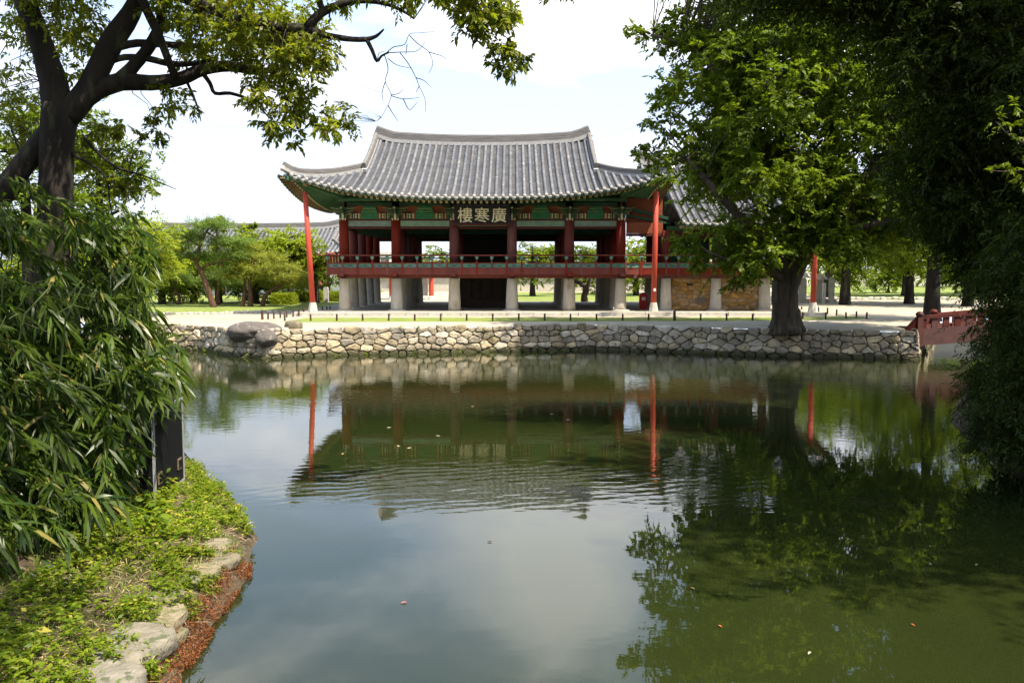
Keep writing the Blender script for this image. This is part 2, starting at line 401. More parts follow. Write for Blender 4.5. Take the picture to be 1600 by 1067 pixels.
# ================================================================== the setting
# ---- water
def water_material():
    m = bpy.data.materials.new('pond_water'); m.use_nodes = True
    n, l = m.node_tree.nodes, m.node_tree.links
    b = n['Principled BSDF']
    b.inputs['Base Color'].default_value = (0.030, 0.036, 0.0075, 1)
    b.inputs['Roughness'].default_value = 0.012
    b.inputs['IOR'].default_value = 1.48
    geo = n.new('ShaderNodeNewGeometry')
    sep = n.new('ShaderNodeSeparateXYZ'); l.new(geo.outputs['Position'], sep.inputs[0])
    def noise(scale, stretch, detail, rot=0.0):
        mp = n.new('ShaderNodeMapping'); mp.inputs['Scale'].default_value = stretch; mp.inputs['Rotation'].default_value = (0, 0, rot)
        l.new(geo.outputs['Position'], mp.inputs['Vector'])
        t = n.new('ShaderNodeTexNoise'); t.inputs['Scale'].default_value = scale; t.inputs['Detail'].default_value = detail
        l.new(mp.outputs[0], t.inputs['Vector']); return t.outputs['Fac']
    def math2(op, a, b_):
        t = n.new('ShaderNodeMath'); t.operation = op
        for i, q in enumerate((a, b_)):
            if isinstance(q, (int, float)): t.inputs[i].default_value = q
            else: l.new(q, t.inputs[i])
        return t.outputs[0]
    def rng(v, a, b_, c=0.0, d=1.0, smooth=True):
        t = n.new('ShaderNodeMapRange')
        if smooth: t.interpolation_type = 'SMOOTHSTEP'
        for k, q in zip(('From Min', 'From Max', 'To Min', 'To Max'), (a, b_, c, d)): t.inputs[k].default_value = q
        l.new(v, t.inputs['Value']); return t.outputs[0]
    # murk: patches of paler green where silt hangs in the water
    pat = noise(0.10, (1, 1, 1), 3)
    cr = n.new('ShaderNodeValToRGB')
    cr.color_ramp.elements[0].position = 0.35; cr.color_ramp.elements[1].position = 0.7
    cr.color_ramp.elements[0].color = (0.012, 0.018, 0.005, 1); cr.color_ramp.elements[1].color = (0.024, 0.030, 0.0065, 1)
    l.new(pat, cr.inputs[0]); l.new(cr.outputs[0], b.inputs['Base Color'])
    # ripples: faint everywhere, livelier towards the far bank, a set of parallel wavelets crossing the middle
    fine = noise(5.0, (0.55, 1.0, 1), 3)
    broad = noise(0.9, (0.6, 1, 1), 2, 0.3)
    far = rng(sep.outputs['Y'], 14.0, 30.0, 0.03, 0.32)
    calm = rng(noise(0.16, (1, 1, 1), 2), 0.42, 0.62, 0.35, 1.0)
    wv = n.new('ShaderNodeTexWave'); wv.wave_type = 'BANDS'; wv.bands_direction = 'Y'
    mpw = n.new('ShaderNodeMapping'); mpw.inputs['Rotation'].default_value = (0, 0, R(-20)); l.new(geo.outputs['Position'], mpw.inputs['Vector'])
    l.new(mpw.outputs[0], wv.inputs['Vector'])
    wv.inputs['Scale'].default_value = 1.05; wv.inputs['Distortion'].default_value = 7.0; wv.inputs['Detail'].default_value = 3; wv.inputs['Detail Scale'].default_value = 0.9
    wob = math2('ADD', sep.outputs['Y'], math2('MULTIPLY', math2('SUBTRACT', noise(0.35, (1, 1, 1), 2), 0.5), 3.0))
    band = math2('MULTIPLY', rng(wob, 12.6, 13.8), rng(wob, 16.0, 17.6, 1.0, 0.0))
    bandx = math2('MULTIPLY', rng(sep.outputs['X'], -5.0, -2.5), rng(sep.outputs['X'], 3.2, 6.0, 1.0, 0.0))
    band = math2('MULTIPLY', band, bandx)
    h = math2('MULTIPLY', math2('MULTIPLY', fine, far), calm)
    h = math2('ADD', h, math2('MULTIPLY', broad, 0.045))
    h = math2('ADD', h, math2('MULTIPLY', math2('MULTIPLY', math2('ADD', math2('MULTIPLY', wv.outputs['Fac'], 0.55), math2('MULTIPLY', noise(2.6, (0.32, 1.25, 1), 3, 0.30), 3.2)), band), 0.085))
    bp = n.new('ShaderNodeBump'); bp.inputs['Strength'].default_value = 1.0; bp.inputs['Distance'].default_value = 0.022
    l.new(h, bp.inputs['Height']); l.new(bp.outputs[0], b.inputs['Normal'])
    return m
M['water'] = water_material()
wb = MB(); wb.add([(-140, -60, 0), (140, -60, 0), (140, 46, 0), (-140, 46, 0)], [(0, 1, 2, 3)])
kind(wb.build('water', M['water']), 'structure')

# ---- far bank: the line of the retaining wall at the water (photo pixels on z = 0), then the ground sheet
GZ = 1.1
wall_px = [(170, 541), (240, 544.5), (315, 548), (363, 557), (409, 560), (461, 558), (537, 555), (640, 552.5), (780, 549.5), (930, 546.5),
           (1060, 551), (1200, 556.5), (1330, 559.5), (1434, 562)]
WALL = [G(x, y, 0.0) for x, y in wall_px]
WALL.append(Vector((WALL[-1].x * 46.5 / WALL[-1].y + 0.9, 46.5, 0)))      # the wall turns back under the footbridge
edge = [Vector((p.x, p.y + 0.22, GZ)) for p in WALL]
g = bmesh.new()
pts = [(-900, 48.0), (-40, 46.0)] + [(p.x, p.y) for p in edge] + [(60, 47.0), (900, 48.0), (900, 1600), (-900, 1600)]
vs = [g.verts.new((x, y, GZ)) for x, y in pts]
f_ = g.faces.new(vs)
bmesh.ops.triangulate(g, faces=[f_])
me = bpy.data.meshes.new('ground'); g.to_mesh(me); g.free(); me.materials.append(M['sand'])
kind(inst('ground', me), 'structure')

def sheet(name, pts, z, m, k='structure', jit=0.0, n=6):
    """flat sheet from an outline, edges roughened"""
    out = []
    for i, p in enumerate(pts):
        q = pts[(i + 1) % len(pts)]
        for k_ in range(n):
            t = k_ / n
            x, y = p[0] + (q[0] - p[0]) * t, p[1] + (q[1] - p[1]) * t
            if jit:
                x += mnoise.noise((x * 0.9, y * 0.9, 1.3)) * jit; y += mnoise.noise((x * 0.9, y * 0.9, 7.7)) * jit
            out.append((x, y, z))
    g = bmesh.new(); f = g.faces.new([g.verts.new(p) for p in out]); bmesh.ops.triangulate(g, faces=[f])
    me = bpy.data.meshes.new(name); g.to_mesh(me); g.free(); me.materials.append(m)
    return kind(inst(name, me), k)

def gp(px, py): 
    p = G(px, py, GZ); return (p.x, p.y)
# lawn strip in front of the pavilion, lawn under the pines, lawns behind on the right and behind the pavilion
sheet('lawn', [gp(440, 503.5), gp(640, 503), gp(1000, 502), gp(1200, 501), gp(1362, 498.5), gp(1345, 494.5), gp(1200, 496), gp(480, 496.5)], GZ + 0.004, M['lawn'], jit=0.25, n=14)
sheet('lawn', [gp(150, 492.5), gp(230, 491.5), gp(330, 490.5), gp(432, 487), gp(470, 484), gp(560, 480), (-14, 72), (-14, 130), (-80, 130), (-80, 60)], GZ + 0.004, M['lawn'], jit=0.35, n=14)
sheet('lawn', [(1.0, 69), (9.5, 69), (13, 76), (13, 96), (-3, 96), (-2, 75)], GZ + 0.004, M['lawn'], jit=0.5, n=10)
sheet('lawn', [gp(1270, 466), gp(1400, 468.5), gp(1500, 468), gp(1640, 468), (95, 130), (40, 130)], GZ + 0.004, M['lawn'], jit=0.6, n=10)

# ---- retaining wall: rubble stones, each its own piece
def clip(poly, a, b, c):
    """keep a*x+b*y<=c"""
    out = []
    for i, p in enumerate(poly):
        q = poly[(i + 1) % len(poly)]
        dp, dq = a * p[0] + b * p[1] - c, a * q[0] + b * q[1] - c
        if dp <= 0: out.append(p)
        if (dp < 0 < dq) or (dq < 0 < dp):
            t = dp / (dp - dq); out.append((p[0] + (q[0] - p[0]) * t, p[1] + (q[1] - p[1]) * t))
    return out
def rubble(length, height, sx, sz, rnd, topjit=0.06):
    """irregular stones filling a strip: list of outlines in (s,z)"""
    rows = max(2, round(height / sz)); seeds = []
    for r_ in range(rows):
        s = rnd.uniform(-0.2, 0.2) * sx
        while s < length + sx:
            big = rnd.random()
            w = sx * (rnd.uniform(0.5, 0.9) if big < 0.4 else rnd.uniform(0.9, 1.75))
            seeds.append((s + w / 2, (r_ + 0.5) * height / rows + rnd.uniform(-0.3, 0.3) * height / rows)); s += w
    cells = []
    A = 0.72
    for i, p in enumerate(seeds):
        poly = [(p[0] - 2 * sx, 0), (p[0] + 2 * sx, 0), (p[0] + 2 * sx, height), (p[0] - 2 * sx, height)]
        for j, q in enumerate(seeds):
            if i == j or abs(q[0] - p[0]) > 3 * sx: continue
            ax, az = (q[0] - p[0]) * A * A, (q[1] - p[1])
            c = (A * A * (q[0] ** 2 - p[0] ** 2) + q[1] ** 2 - p[1] ** 2) / 2
            poly = clip(poly, ax, az, c)
            if len(poly) < 3: break
        if len(poly) < 3: continue
        poly = [(max(0, min(length, x)), z) for x, z in poly]
        ar = abs(sum(poly[k][0] * poly[(k + 1) % len(poly)][1] - poly[(k + 1) % len(poly)][0] * poly[k][1] for k in range(len(poly)))) / 2
        if ar < 0.012: continue
        # uneven top
        dz = rnd.uniform(-topjit, topjit)
        poly = [(x, z + dz if z > height - 0.02 else z) for x, z in poly]
        cells.append(poly)
    return cells
def stone_mesh(name, poly, frame, rnd, bulge, m, gap=0.011, back=0.16):
    """outline in (s,z) -> rounded block; frame(s,z,d) gives the world point d metres proud of the wall"""
    cx = sum(p[0] for p in poly) / len(poly); cz = sum(p[1] for p in poly) / len(poly)
    ring = []
    for i, p in enumerate(poly):       # round the corners
        q = poly[(i + 1) % len(poly)]
        L = math.hypot(q[0] - p[0], q[1] - p[1])
        if L < 0.05:
            ring.append(((p[0] + q[0]) / 2, (p[1] + q[1]) / 2)); continue
        for t in (0.16, 0.5, 0.84):
            ring.append((p[0] + (q[0] - p[0]) * t + rnd.uniform(-.012, .012), p[1] + (q[1] - p[1]) * t + rnd.uniform(-.012, .012)))
    rad = max(0.05, min(max(p[0] for p in poly) - min(p[0] for p in poly), max(p[1] for p in poly) - min(p[1] for p in poly)) / 2)
    def sc(p, shrink):
        dx, dz = p[0] - cx, p[1] - cz; L = math.hypot(dx, dz) + 1e-6
        k = max(0.1, (L - shrink) / L); return (cx + dx * k, cz + dz * k)
    tilt = (rnd.uniform(-.12, .12), rnd.uniform(-.12, .12))
    mb = MB(); n = len(ring); v = []
    for shrink, d in ((gap, -back), (gap, 0.0), (gap + rad * 0.10, bulge * 0.6), (gap + rad * 0.34, bulge)):
        for p in ring:
            q = sc(p, shrink)
            dd = d + (tilt[0] * (q[0] - cx) + tilt[1] * (q[1] - cz)) * (1 if d > 0 else 0) + (rnd.uniform(-.013, .013) if d > 0 else 0)
            v.append(frame(q[0], q[1], dd))
    v.append(frame(cx + rnd.uniform(-.05, .05), cz, bulge * rnd.uniform(0.95, 1.2)))
    f = []
    for r_ in range(3):
        for k in range(n): f.append((r_ * n + k, r_ * n + (k + 1) % n, (r_ + 1) * n + (k + 1) % n, (r_ + 1) * n + k))
    for k in range(n): f.append((3 * n + k, 3 * n + (k + 1) % n, 4 * n))
    mb.add(v, f)
    return mb.mesh(name, m)

# polyline frame along the wall
seg_len = [(WALL[i + 1] - WALL[i]).length for i in range(len(WALL) - 1)]
cum = [0.0]
for L_ in seg_len: cum.append(cum[-1] + L_)
def wall_frame(s, z, d):
    s = max(0.0, min(cum[-1] - 1e-4, s))
    i = max(k for k in range(len(seg_len)) if cum[k] <= s)
    t = (s - cum[i]) / seg_len[i]
    p = WALL[i].lerp(WALL[i + 1], t)
    dr = (WALL[i + 1] - WALL[i]).normalized()
    nr = Vector((dr.y, -dr.x, 0))
    bat = 0.10 * z                                  # slight batter
    return Vector((p.x, p.y, 0)) + nr * (d - bat) + Vector((0, 0, z - 0.12))
rw = empty('retaining_wall')
tag(rw, 'long low rubble stone retaining wall along the far edge of the pond', 'wall')
rnd = random.Random(11)
cells = rubble(cum[-1], GZ + 0.17, 0.50, 0.27, rnd, 0.07)
core = MB(); ss = [cum[-1] * i / 120 for i in range(121)]
core.grid([[wall_frame(s, -0.3, -0.10) for s in ss], [wall_frame(s, GZ + 0.09, -0.10) for s in ss]])
core.build('earth_core', M['core'], rw)
cells.sort(key=lambda c: -(max(p[0] for p in c) - min(p[0] for p in c)) * (max(p[1] for p in c) - min(p[1] for p in c)))
rest = MB()
for i, c in enumerate(cells):
    ms = stone_mesh('stone', c, wall_frame, rnd, rnd.uniform(0.03, 0.085), M['stone'])
    if i < 300: inst('stone', ms, rw)
    else:
        b0 = len(rest.v); rest.v += [tuple(v.co) for v in ms.vertices]
        for p in ms.polygons: rest.f.append(tuple(b0 + k for k in p.vertices)); rest.m.append(0)
if rest.v: kind(rest.build('small_stones', M['stone'], rw), 'stuff')

# weeds rooted in the wall joints and along its foot
def weeds_later():
    rw_ = np.random.default_rng(8); C_ = []
    for k in range(26):
        s_ = rw_.uniform(1, cum[-1] - 1); z_ = rw_.choice([.2, .2, .5, .9, GZ + .12]); C_.append(tuple(wall_frame(s_, z_, .08)))
    o_ = crown_obj('wall_weeds', sprays(rw_, np.array(C_), rw_.uniform(.10, .24, len(C_)), 7, 7, .07, flat=.9, lw=.4), M['leaf_mid'], None)
    tag(o_, 'small weeds sprouting from the joints of the pond wall', 'weeds')
# ---- boulders
def boulder(name, c, size, m, seed, flat=0.0, sub=3, amp=0.22, box=0.72):
    bm = bmesh.new(); bmesh.ops.create_icosphere(bm, subdivisions=sub, radius=1.0)
    off = Vector((seed * 3.1, seed * 1.7, seed * 0.9))
    for v in bm.verts:
        d = v.co.normalized()
        r_ = 1 + amp * mnoise.noise(d * 1.3 + off) + amp * 0.5 * mnoise.noise(d * 3.1 + off) + amp * 0.25 * mnoise.noise(d * 7 + off)
        p = d * r_
        # blocky: push towards a rounded box
        q = Vector([math.copysign(abs(x) ** box, x) for x in p])
        if flat and q.z > flat: q.z = flat + (q.z - flat) * 0.15
        v.co = Vector((q.x * size[0], q.y * size[1], q.z * size[2]))
    me = bpy.data.meshes.new(name); bm.to_mesh(me); bm.free(); me.materials.append(m)
    me.polygons.foreach_set('use_smooth', [True] * len(me.polygons))
    return me
# turtle-shaped rock at the wall: shell, head
tr = empty('turtle_rock')
tag(tr, 'large dark turtle-shaped stone on top of the pond wall', 'boulder')
c = G(398, 530, GZ - 0.25)
c = Vector((P(398, 520, 37.0).x, 37.0, 1.0))
inst('shell', boulder('shell', c, (1.10, 0.95, 0.44), M['dark_rock'], 3, sub=4, amp=0.16, box=.98), tr, c)
c2 = Vector((P(416, 524, 36.1).x, 36.15, 0.78))
inst('head', boulder('head', c2, (0.42, 0.5, 0.36), M['dark_rock'], 8, sub=4, amp=0.16, box=.92), tr, c2)
c3 = Vector((P(416, 547, 36.0).x, 36.3, 0.30))
o = inst('boulder', boulder('boulder', c3, (0.33, 0.3, 0.33), M['stone'], 15, amp=0.12), None, c3)
tag(o, 'pale block of stone in the wall right under the turtle head', 'boulder')
c4 = Vector((P(460, 511, 37.6).x, 37.5, GZ + 0.10))
o = inst('boulder', boulder('boulder', c4, (0.36, 0.34, 0.26), M['bank_stone'], 21, amp=0.14), None, c4)
tag(o, 'small rounded rock on the path just right of the turtle rock', 'boulder')

# edging stones of the left lawn
le = random.Random(5)
i = 0
ed = empty('lawn_edging'); tag(ed, 'row of rough pale stones edging the lawn under the pines', 'edging')
xs = 218.0
while xs < 434:
    w = le.uniform(6, 13)
    py = 491.7 - (xs - 230) * 0.0055 - max(0, xs - 330) * 0.03
    p = G(xs + w / 2, py, GZ); hw = w / 2 / F_PX * p.y
    inst('stone', boulder('stone', p, (hw * 1.0, 0.13, le.uniform(0.08, 0.14)), M['pale_stone'], i * 1.37 + 2, sub=2, amp=0.2), ed, (p.x, p.y, GZ + 0.03))
    xs += w * 1.02; i += 1

# ---- low fence posts round the lawn strip
post_mb = MB()
post_mb.lathe((0, 0, 0), [(0.045, -0.05), (0.045, 0.31), (0.038, 0.335), (0.01, 0.345)], 8)
post_me = post_mb.mesh('fence_post', M['post'])
ORD = 'first second third fourth fifth sixth seventh eighth ninth tenth eleventh twelfth thirteenth fourteenth fifteenth sixteenth seventeenth eighteenth nineteenth twentieth'.split()
def post(px, py, label, group, sc=1.0):
    p = G(px, py, GZ)
    o = inst('fence_post', post_me, None, p, (le.uniform(-.03, .03), le.uniform(-.04, .04), le.uniform(0, 6)), (sc, sc, sc * le.uniform(0.94, 1.06)))
    tag(o, label, 'post', group)
for k in range(20):
    x = 445 + 40.6 * k
    if 1196 < x < 1262: continue
    thick = 1.45 if k in (15,) else 1.0
    if k == 15: post(x, 501.2, 'thicker brown post in the front row of the low lawn fence', None, 1.45)
    else: post(x, 501.5 - 0.6 * (k / 20), f'{ORD[k]} brown post from the left in the long front fence row', 'front row of lawn fence posts')
for k, (x, y, s_) in enumerate(((410, 499.5, 1.4), (419, 498.8, 1), (428, 498, 1), (438, 497, 1), (448, 496, 1.05), (458, 495, 1), (467, 494, 1), (474.5, 493, 1.35))):
    post(x, y, f'{ORD[k]} post from the left in the side row running to the left red pole', 'side row of lawn fence posts', s_)
for k, (x, y) in enumerate(((496, 490), (504, 489), (511, 488.3), (516, 487.8))):
    post(x, y, f'{ORD[k]} dark post from the left just right of the left red pole base', 'posts beside the left red pole')
for k, (x, y) in enumerate(((1254, 498.6), (1290, 498.8), (1322, 498.2), (1354, 498.2))):
    post(x, y, f'{ORD[k]} front-row fence post to the right of the big tree trunk', 'front fence posts right of the big tree')
for k, (x, y) in enumerate(((1252.5, 488), (1279, 488.5), (1293, 490.5), (1307, 493.5), (1338, 496.2))):
    post(x, y, f'{ORD[k]} rear-row fence post to the right of the big tree trunk', 'rear fence posts right of the big tree')
# ================================================================== hip-and-gable tiled roofs
class Roof:
    def __init__(s, cx, cy, hx, hy, ze, zr, rise, rx, vh, plan=0.5, rlift=0.35, k=0.22, pitch=0.38, rr=0.085):
        s.cx, s.cy, s.hx, s.hy, s.ze, s.zr, s.rise, s.rx, s.vh = cx, cy, hx, hy, ze, zr, rise, rx, vh
        s.plan, s.rlift, s.k, s.pitch, s.rr = plan, rlift, k, pitch, rr
        s.gx = rx + 0.12
    def w(s, v): return v - s.k * v * (1 - v)
    def front(s, x, v):
        u = min(1.0, abs(x - s.cx) / s.hx)
        ye = s.cy - s.hy - s.plan * u ** 2.6
        zr = s.zr + s.rlift * min(1.0, abs(x - s.cx) / s.rx) ** 2.2
        w = s.w(v)
        z = s.ze * (1 - w) + zr * w + s.rise * u ** 2.8 * max(0, 1 - v) ** 1.4
        return Vector((x, ye + (s.cy - ye) * v, z))
    def vmax(s, x):
        d = abs(x - s.cx)
        return 1.0 if d <= s.gx else max(0.0, s.vh * (s.hx - d) / (s.hx - s.gx))
    def side(s, y, v, sg):
        u = min(1.0, abs(y - s.cy) / s.hy)
        xe = s.hx + s.plan * u ** 2.6
        zg = s.front(s.cx + s.gx, s.vh).z
        w = v - s.k * 0.6 * v * (1 - v)
        z = s.ze * (1 - w) + zg * w + s.rise * u ** 2.8 * max(0, 1 - v) ** 1.4
        return Vector((s.cx + sg * (xe + (s.gx - xe) * v), y, z))
    def vmaxs(s, y):
        d = abs(y - s.cy); lim = s.hy * (1 - s.vh)
        return 1.0 if d <= lim else max(0.0, (s.hy - d) / (s.hy - lim))

def tile_row_geo(mb, path, sidev, r, tile=0.36, end=True, mi=0, mi_end=1):
    """a row of lapped cover tiles along path (eave first)"""
    L = [0.0]
    for a, b in zip(path, path[1:]): L.append(L[-1] + (b - a).length)
    n = max(2, round(L[-1] / tile))
    def at(t):
        t = max(0.0, min(L[-1] - 1e-5, t))
        i = max(k for k in range(len(path) - 1) if L[k] <= t)
        q = (t - L[i]) / (L[i + 1] - L[i]); return path[i].lerp(path[i + 1], q), (path[i + 1] - path[i]).normalized()
    rings = []
    for i in range(n):
        for t, rr in ((i * L[-1] / n, r * 1.08), ((i + 0.94) * L[-1] / n, r * 0.90)):
            p, d = at(t); up = sidev.cross(d).normalized()
            if up.z < 0: up = -up
            ring = []
            for k in range(6):
                a = math.pi * k / 5
                ring.append(p + sidev * (math.cos(a) * rr) + up * (math.sin(a) * rr * 1.05 - 0.01))
            rings.append(ring)
    mb.grid(rings, mi)
    if end:
        p, d = at(0.0); up = sidev.cross(d).normalized()
        if up.z < 0: up = -up
        e = p - d * 0.03
        disc = [e + sidev * (math.cos(2 * math.pi * k / 10) * r * 1.22) + Vector((0, 0, 1)) * (math.sin(2 * math.pi * k / 10) * r * 1.25 + 0.012) for k in range(10)]
        back = [q + d * 0.05 for q in disc]
        mb.add(disc + back, [tuple(range(10))] + [(k, (k + 1) % 10, 10 + (k + 1) % 10, 10 + k) for k in range(10)], mi_end)

def pendant(mb, p, sidev, out, w, mi):
    """shield-shaped end plate of a pan tile"""
    pr = [(-w, 0.03), (w, 0.03), (w * 0.92, -0.05), (w * 0.45, -0.13), (0, -0.165), (-w * 0.45, -0.13), (-w * 0.92, -0.05)]
    a = [p + sidev * x + Vector((0, 0, z)) + out * 0.03 for x, z in pr]; b = [q - out * 0.04 for q in a]
    n = len(pr)
    mb.add(a + b, [tuple(range(n))] + [(k, (k + 1) % n, n + (k + 1) % n, n + k) for k in range(n)], mi)

def lin(a, b, n): return [a + (b - a) * i / n for i in range(n + 1)]

def build_roof(rf, parent, rows_front=True, detail=True, x_from=None, x_to=None, vmin=None, sides=(-1, 1), name='roof', gable_mat=None):
    """pan-tile surface (the part), cover-tile rows, ridges and gables (its sub-parts)"""
    X = Vector((1, 0, 0)); Yv = Vector((0, 1, 0))
    x0 = rf.cx - rf.hx + 0.05 if x_from is None else x_from
    x1 = rf.cx + rf.hx - 0.05 if x_to is None else x_to
    nx = max(2, round((x1 - x0) / rf.pitch)); xs = lin(x0, x1, nx)
    vm = vmin or (lambda x: 0.0)
    pan = MB()
    def strip(fn, a, b, va, vb, va0, vb0, course):
        """one channel of lapped pan tiles between two rows"""
        m_ = (a + b) / 2; vmid = (va + vb) / 2; vmid0 = (va0 + vb0) / 2
        if max(va - va0, vb - vb0) < 0.02: return
        n = max(2, round(max(va - va0, vb - vb0) * course)); g = []
        for i in range(n):
            for t, dz in ((i / n, 0.028), ((i + 0.93) / n, 0.0)):
                row = []
                for q, vv, v0, dip in ((a, va, va0, 0.0), (m_ * 0.5 + a * 0.5, (va + vmid) / 2, (va0 + vmid0) / 2, -0.035), (m_, vmid, vmid0, -0.05), (m_ * 0.5 + b * 0.5, (vb + vmid) / 2, (vb0 + vmid0) / 2, -0.035), (b, vb, vb0, 0.0)):
                    p = fn(q, v0 + (vv - v0) * t); row.append(p + Vector((0, 0, dz + dip)))
                g.append(row)
        g.append([fn(q, v) for q, v in ((a, va), (m_ * .5 + a * .5, (va + vmid) / 2), (m_, vmid), (m_ * .5 + b * .5, (vb + vmid) / 2), (b, vb))])
        pan.grid(g, 0)
    course = 26 if detail else 8
    for a, b in zip(xs, xs[1:]):
        strip(rf.front, a, b, rf.vmax(a), rf.vmax(b), vm(a), vm(b), course)
    def back(x, v):
        p = rf.front(x, v); p.y = 2 * rf.cy - p.y; return p
    for a, b in zip(xs, xs[1:]):
        strip(back, a, b, rf.vmax(a), rf.vmax(b), vm(a), vm(b), 10 if detail else 5)
    ny = max(2, round(2 * rf.hy / rf.pitch)); ysd = lin(rf.cy - rf.hy + 0.05, rf.cy + rf.hy - 0.05, ny)
    for sg in sides:
        fn = lambda y, v, sg=sg: rf.side(y, v, sg)
        for a, b in zip(ysd, ysd[1:]):
            strip(fn, a, b, rf.vmaxs(a), rf.vmaxs(b), 0, 0, 10 if detail else 4)
    roof = pan.build(name, [M['tile_pan']], parent)
    # cover-tile rows of the front slope: each a piece
    rest = MB()
    for i, x in enumerate(xs):
        v1, v0 = rf.vmax(x), vm(x)
        if v1 - v0 < 0.05: continue
        path = [rf.front(x, v0 + (v1 - v0) * t / 9) + Vector((0, 0, 0.03)) for t in range(10)]
        mb = MB() if rows_front else rest
        tile_row_geo(mb, path, X, rf.rr, end=(v0 == 0), tile=0.36 if detail else 1.2)
        if i < len(xs) - 1 and v0 == 0 and detail:
            pm = rf.front((x + xs[i + 1]) / 2, 0.0)
            pendant(mb, pm + Vector((0, 0, -0.02)), X, Vector((0, -1, 0)), rf.pitch * 0.30, 1)
        if rows_front: mb.build('tile_row', [M['tile_row'], M['tile_end']], roof, True)
    for x in xs:
        v1, v0 = rf.vmax(x), vm(x)
        if v1 - v0 < 0.05: continue
        tile_row_geo(rest, [back(x, v0 + (v1 - v0) * t / 8) + Vector((0, 0, 0.03)) for t in range(9)], X, rf.rr, tile=1.2, end=(v0 == 0))
    for sg in sides:
        for i, y in enumerate(ysd):
            v1 = rf.vmaxs(y)
            if v1 < 0.05: continue
            tile_row_geo(rest, [rf.side(y, v1 * t / 6, sg) + Vector((0, 0, 0.03)) for t in range(7)], Yv, rf.rr, tile=1.0)
            if i < len(ysd) - 1 and detail:
                pendant(rest, rf.side((y + ysd[i + 1]) / 2, 0, sg) + Vector((0, 0, -0.02)), Yv, Vector((sg, 0, 0)), rf.pitch * 0.30, 1)
    kind(rest.build('far_tile_rows', [M['tile_row'], M['tile_end']], roof, True), 'stuff')
    # ridges
    def ridge(name, path, h, w):
        mb = MB()
        mb.sweep(path, [(-w * .62, -0.12), (w * .62, -0.12), (w * .62, h * .16), (-w * .62, h * .16)], 1)
        for i in range(3):
            a, b = h * (.17 + .25 * i), h * (.38 + .25 * i); q = w * (.5 - .03 * i)
            mb.sweep(path, [(-q, a), (q, a), (q, b), (-q, b)], 0)
            mb.sweep(path, [(-q * .86, b), (q * .86, b), (q * .86, b + h * .05), (-q * .86, b + h * .05)], 0)
        mb.sweep(path, [(-w * .4, h * .92), (w * .4, h * .92), (w * .34, h * 1.08), (0, h * 1.16), (-w * .34, h * 1.08)], 0)
        p, q = Vector(path[-1]), Vector(path[-2]); d = (p - q).normalized()
        mb.bar(p - d * .02, p + d * .10, w * 1.0, h * .55, mi=2)
        p2, q2 = Vector(path[0]), Vector(path[1]); d2 = (p2 - q2).normalized()
        mb.bar(p2 - d2 * .02, p2 + d2 * .10, w * 1.0, h * .55, mi=2)
        return mb.build(name, [M['ridge'], M['tile_end'], M['white']], roof)
    def up_end(t): return 0.30 * max(0, (t - 0.82) / 0.18) ** 2
    rx0 = rf.cx - rf.rx - 0.15 if x_from is None else max(x_from, rf.cx - rf.rx - 0.15)
    rx1 = rf.cx + rf.rx + 0.15 if x_to is None else min(x_to, rf.cx + rf.rx + 0.15)
    top = []
    for t in range(25):
        x = rx0 + (rx1 - rx0) * t / 24
        p = rf.front(x, 1.0); q = abs(x - rf.cx) / rf.rx
        top.append(Vector((x, rf.cy, p.z + 0.02 + up_end(min(1, q)))))
    ridge('ridge', top, 0.50 if detail else 0.5, 0.34)
    for sg in sides:
        for fb in (1, -1):
            xg = rf.cx + sg * (rf.rx + 0.02)
            pth = []
            for t in range(11):
                v = 1.0 - (1.0 - rf.vh + 0.03) * t / 10
                p = rf.front(xg, v)
                if fb < 0: p.y = 2 * rf.cy - p.y
                pth.append(p + Vector((0, 0, 0.06)))
            ridge('descending_ridge', pth, 0.36, 0.26)
            pth = []
            for t in range(13):
                q = t / 12
                x = rf.cx + sg * (rf.gx + (rf.hx - rf.gx) * q)
                p = rf.front(x, rf.vh * (1 - q))
                if fb < 0: p.y = 2 * rf.cy - p.y
                pth.append(p + Vector((0, 0, 0.05 + 0.22 * max(0, (q - .8) / .2) ** 2)))
            ridge('hip_ridge', pth, 0.30, 0.26)
        # gable triangle with boards
        gb = MB(); xg = rf.cx + sg * (rf.gx - 0.25)
        prof = [rf.front(rf.cx + sg * rf.rx, rf.vh + (1 - rf.vh) * t / 8) for t in range(9)]
        pts_ = [Vector((xg, p.y, p.z - 0.05)) for p in prof] + [Vector((xg, 2 * rf.cy - p.y, p.z - 0.05)) for p in reversed(prof[:-1])]
        gb.add(pts_, [tuple(range(len(pts_)))])
        gb.build('gable_wall', [gable_mat or M['rust_paint']], roof)
        for fb in (1, -1):
            bb = MB(); pth = [Vector((rf.cx + sg * (rf.gx + 0.10), p.y if fb > 0 else 2 * rf.cy - p.y, p.z - 0.12)) for p in prof]
            bb.sweep(pth, [(-.04, -.26), (.04, -.26), (.04, .08), (-.04, .08)])
            bb.build('bargeboard', [M['dark_red']], roof)
    return roof

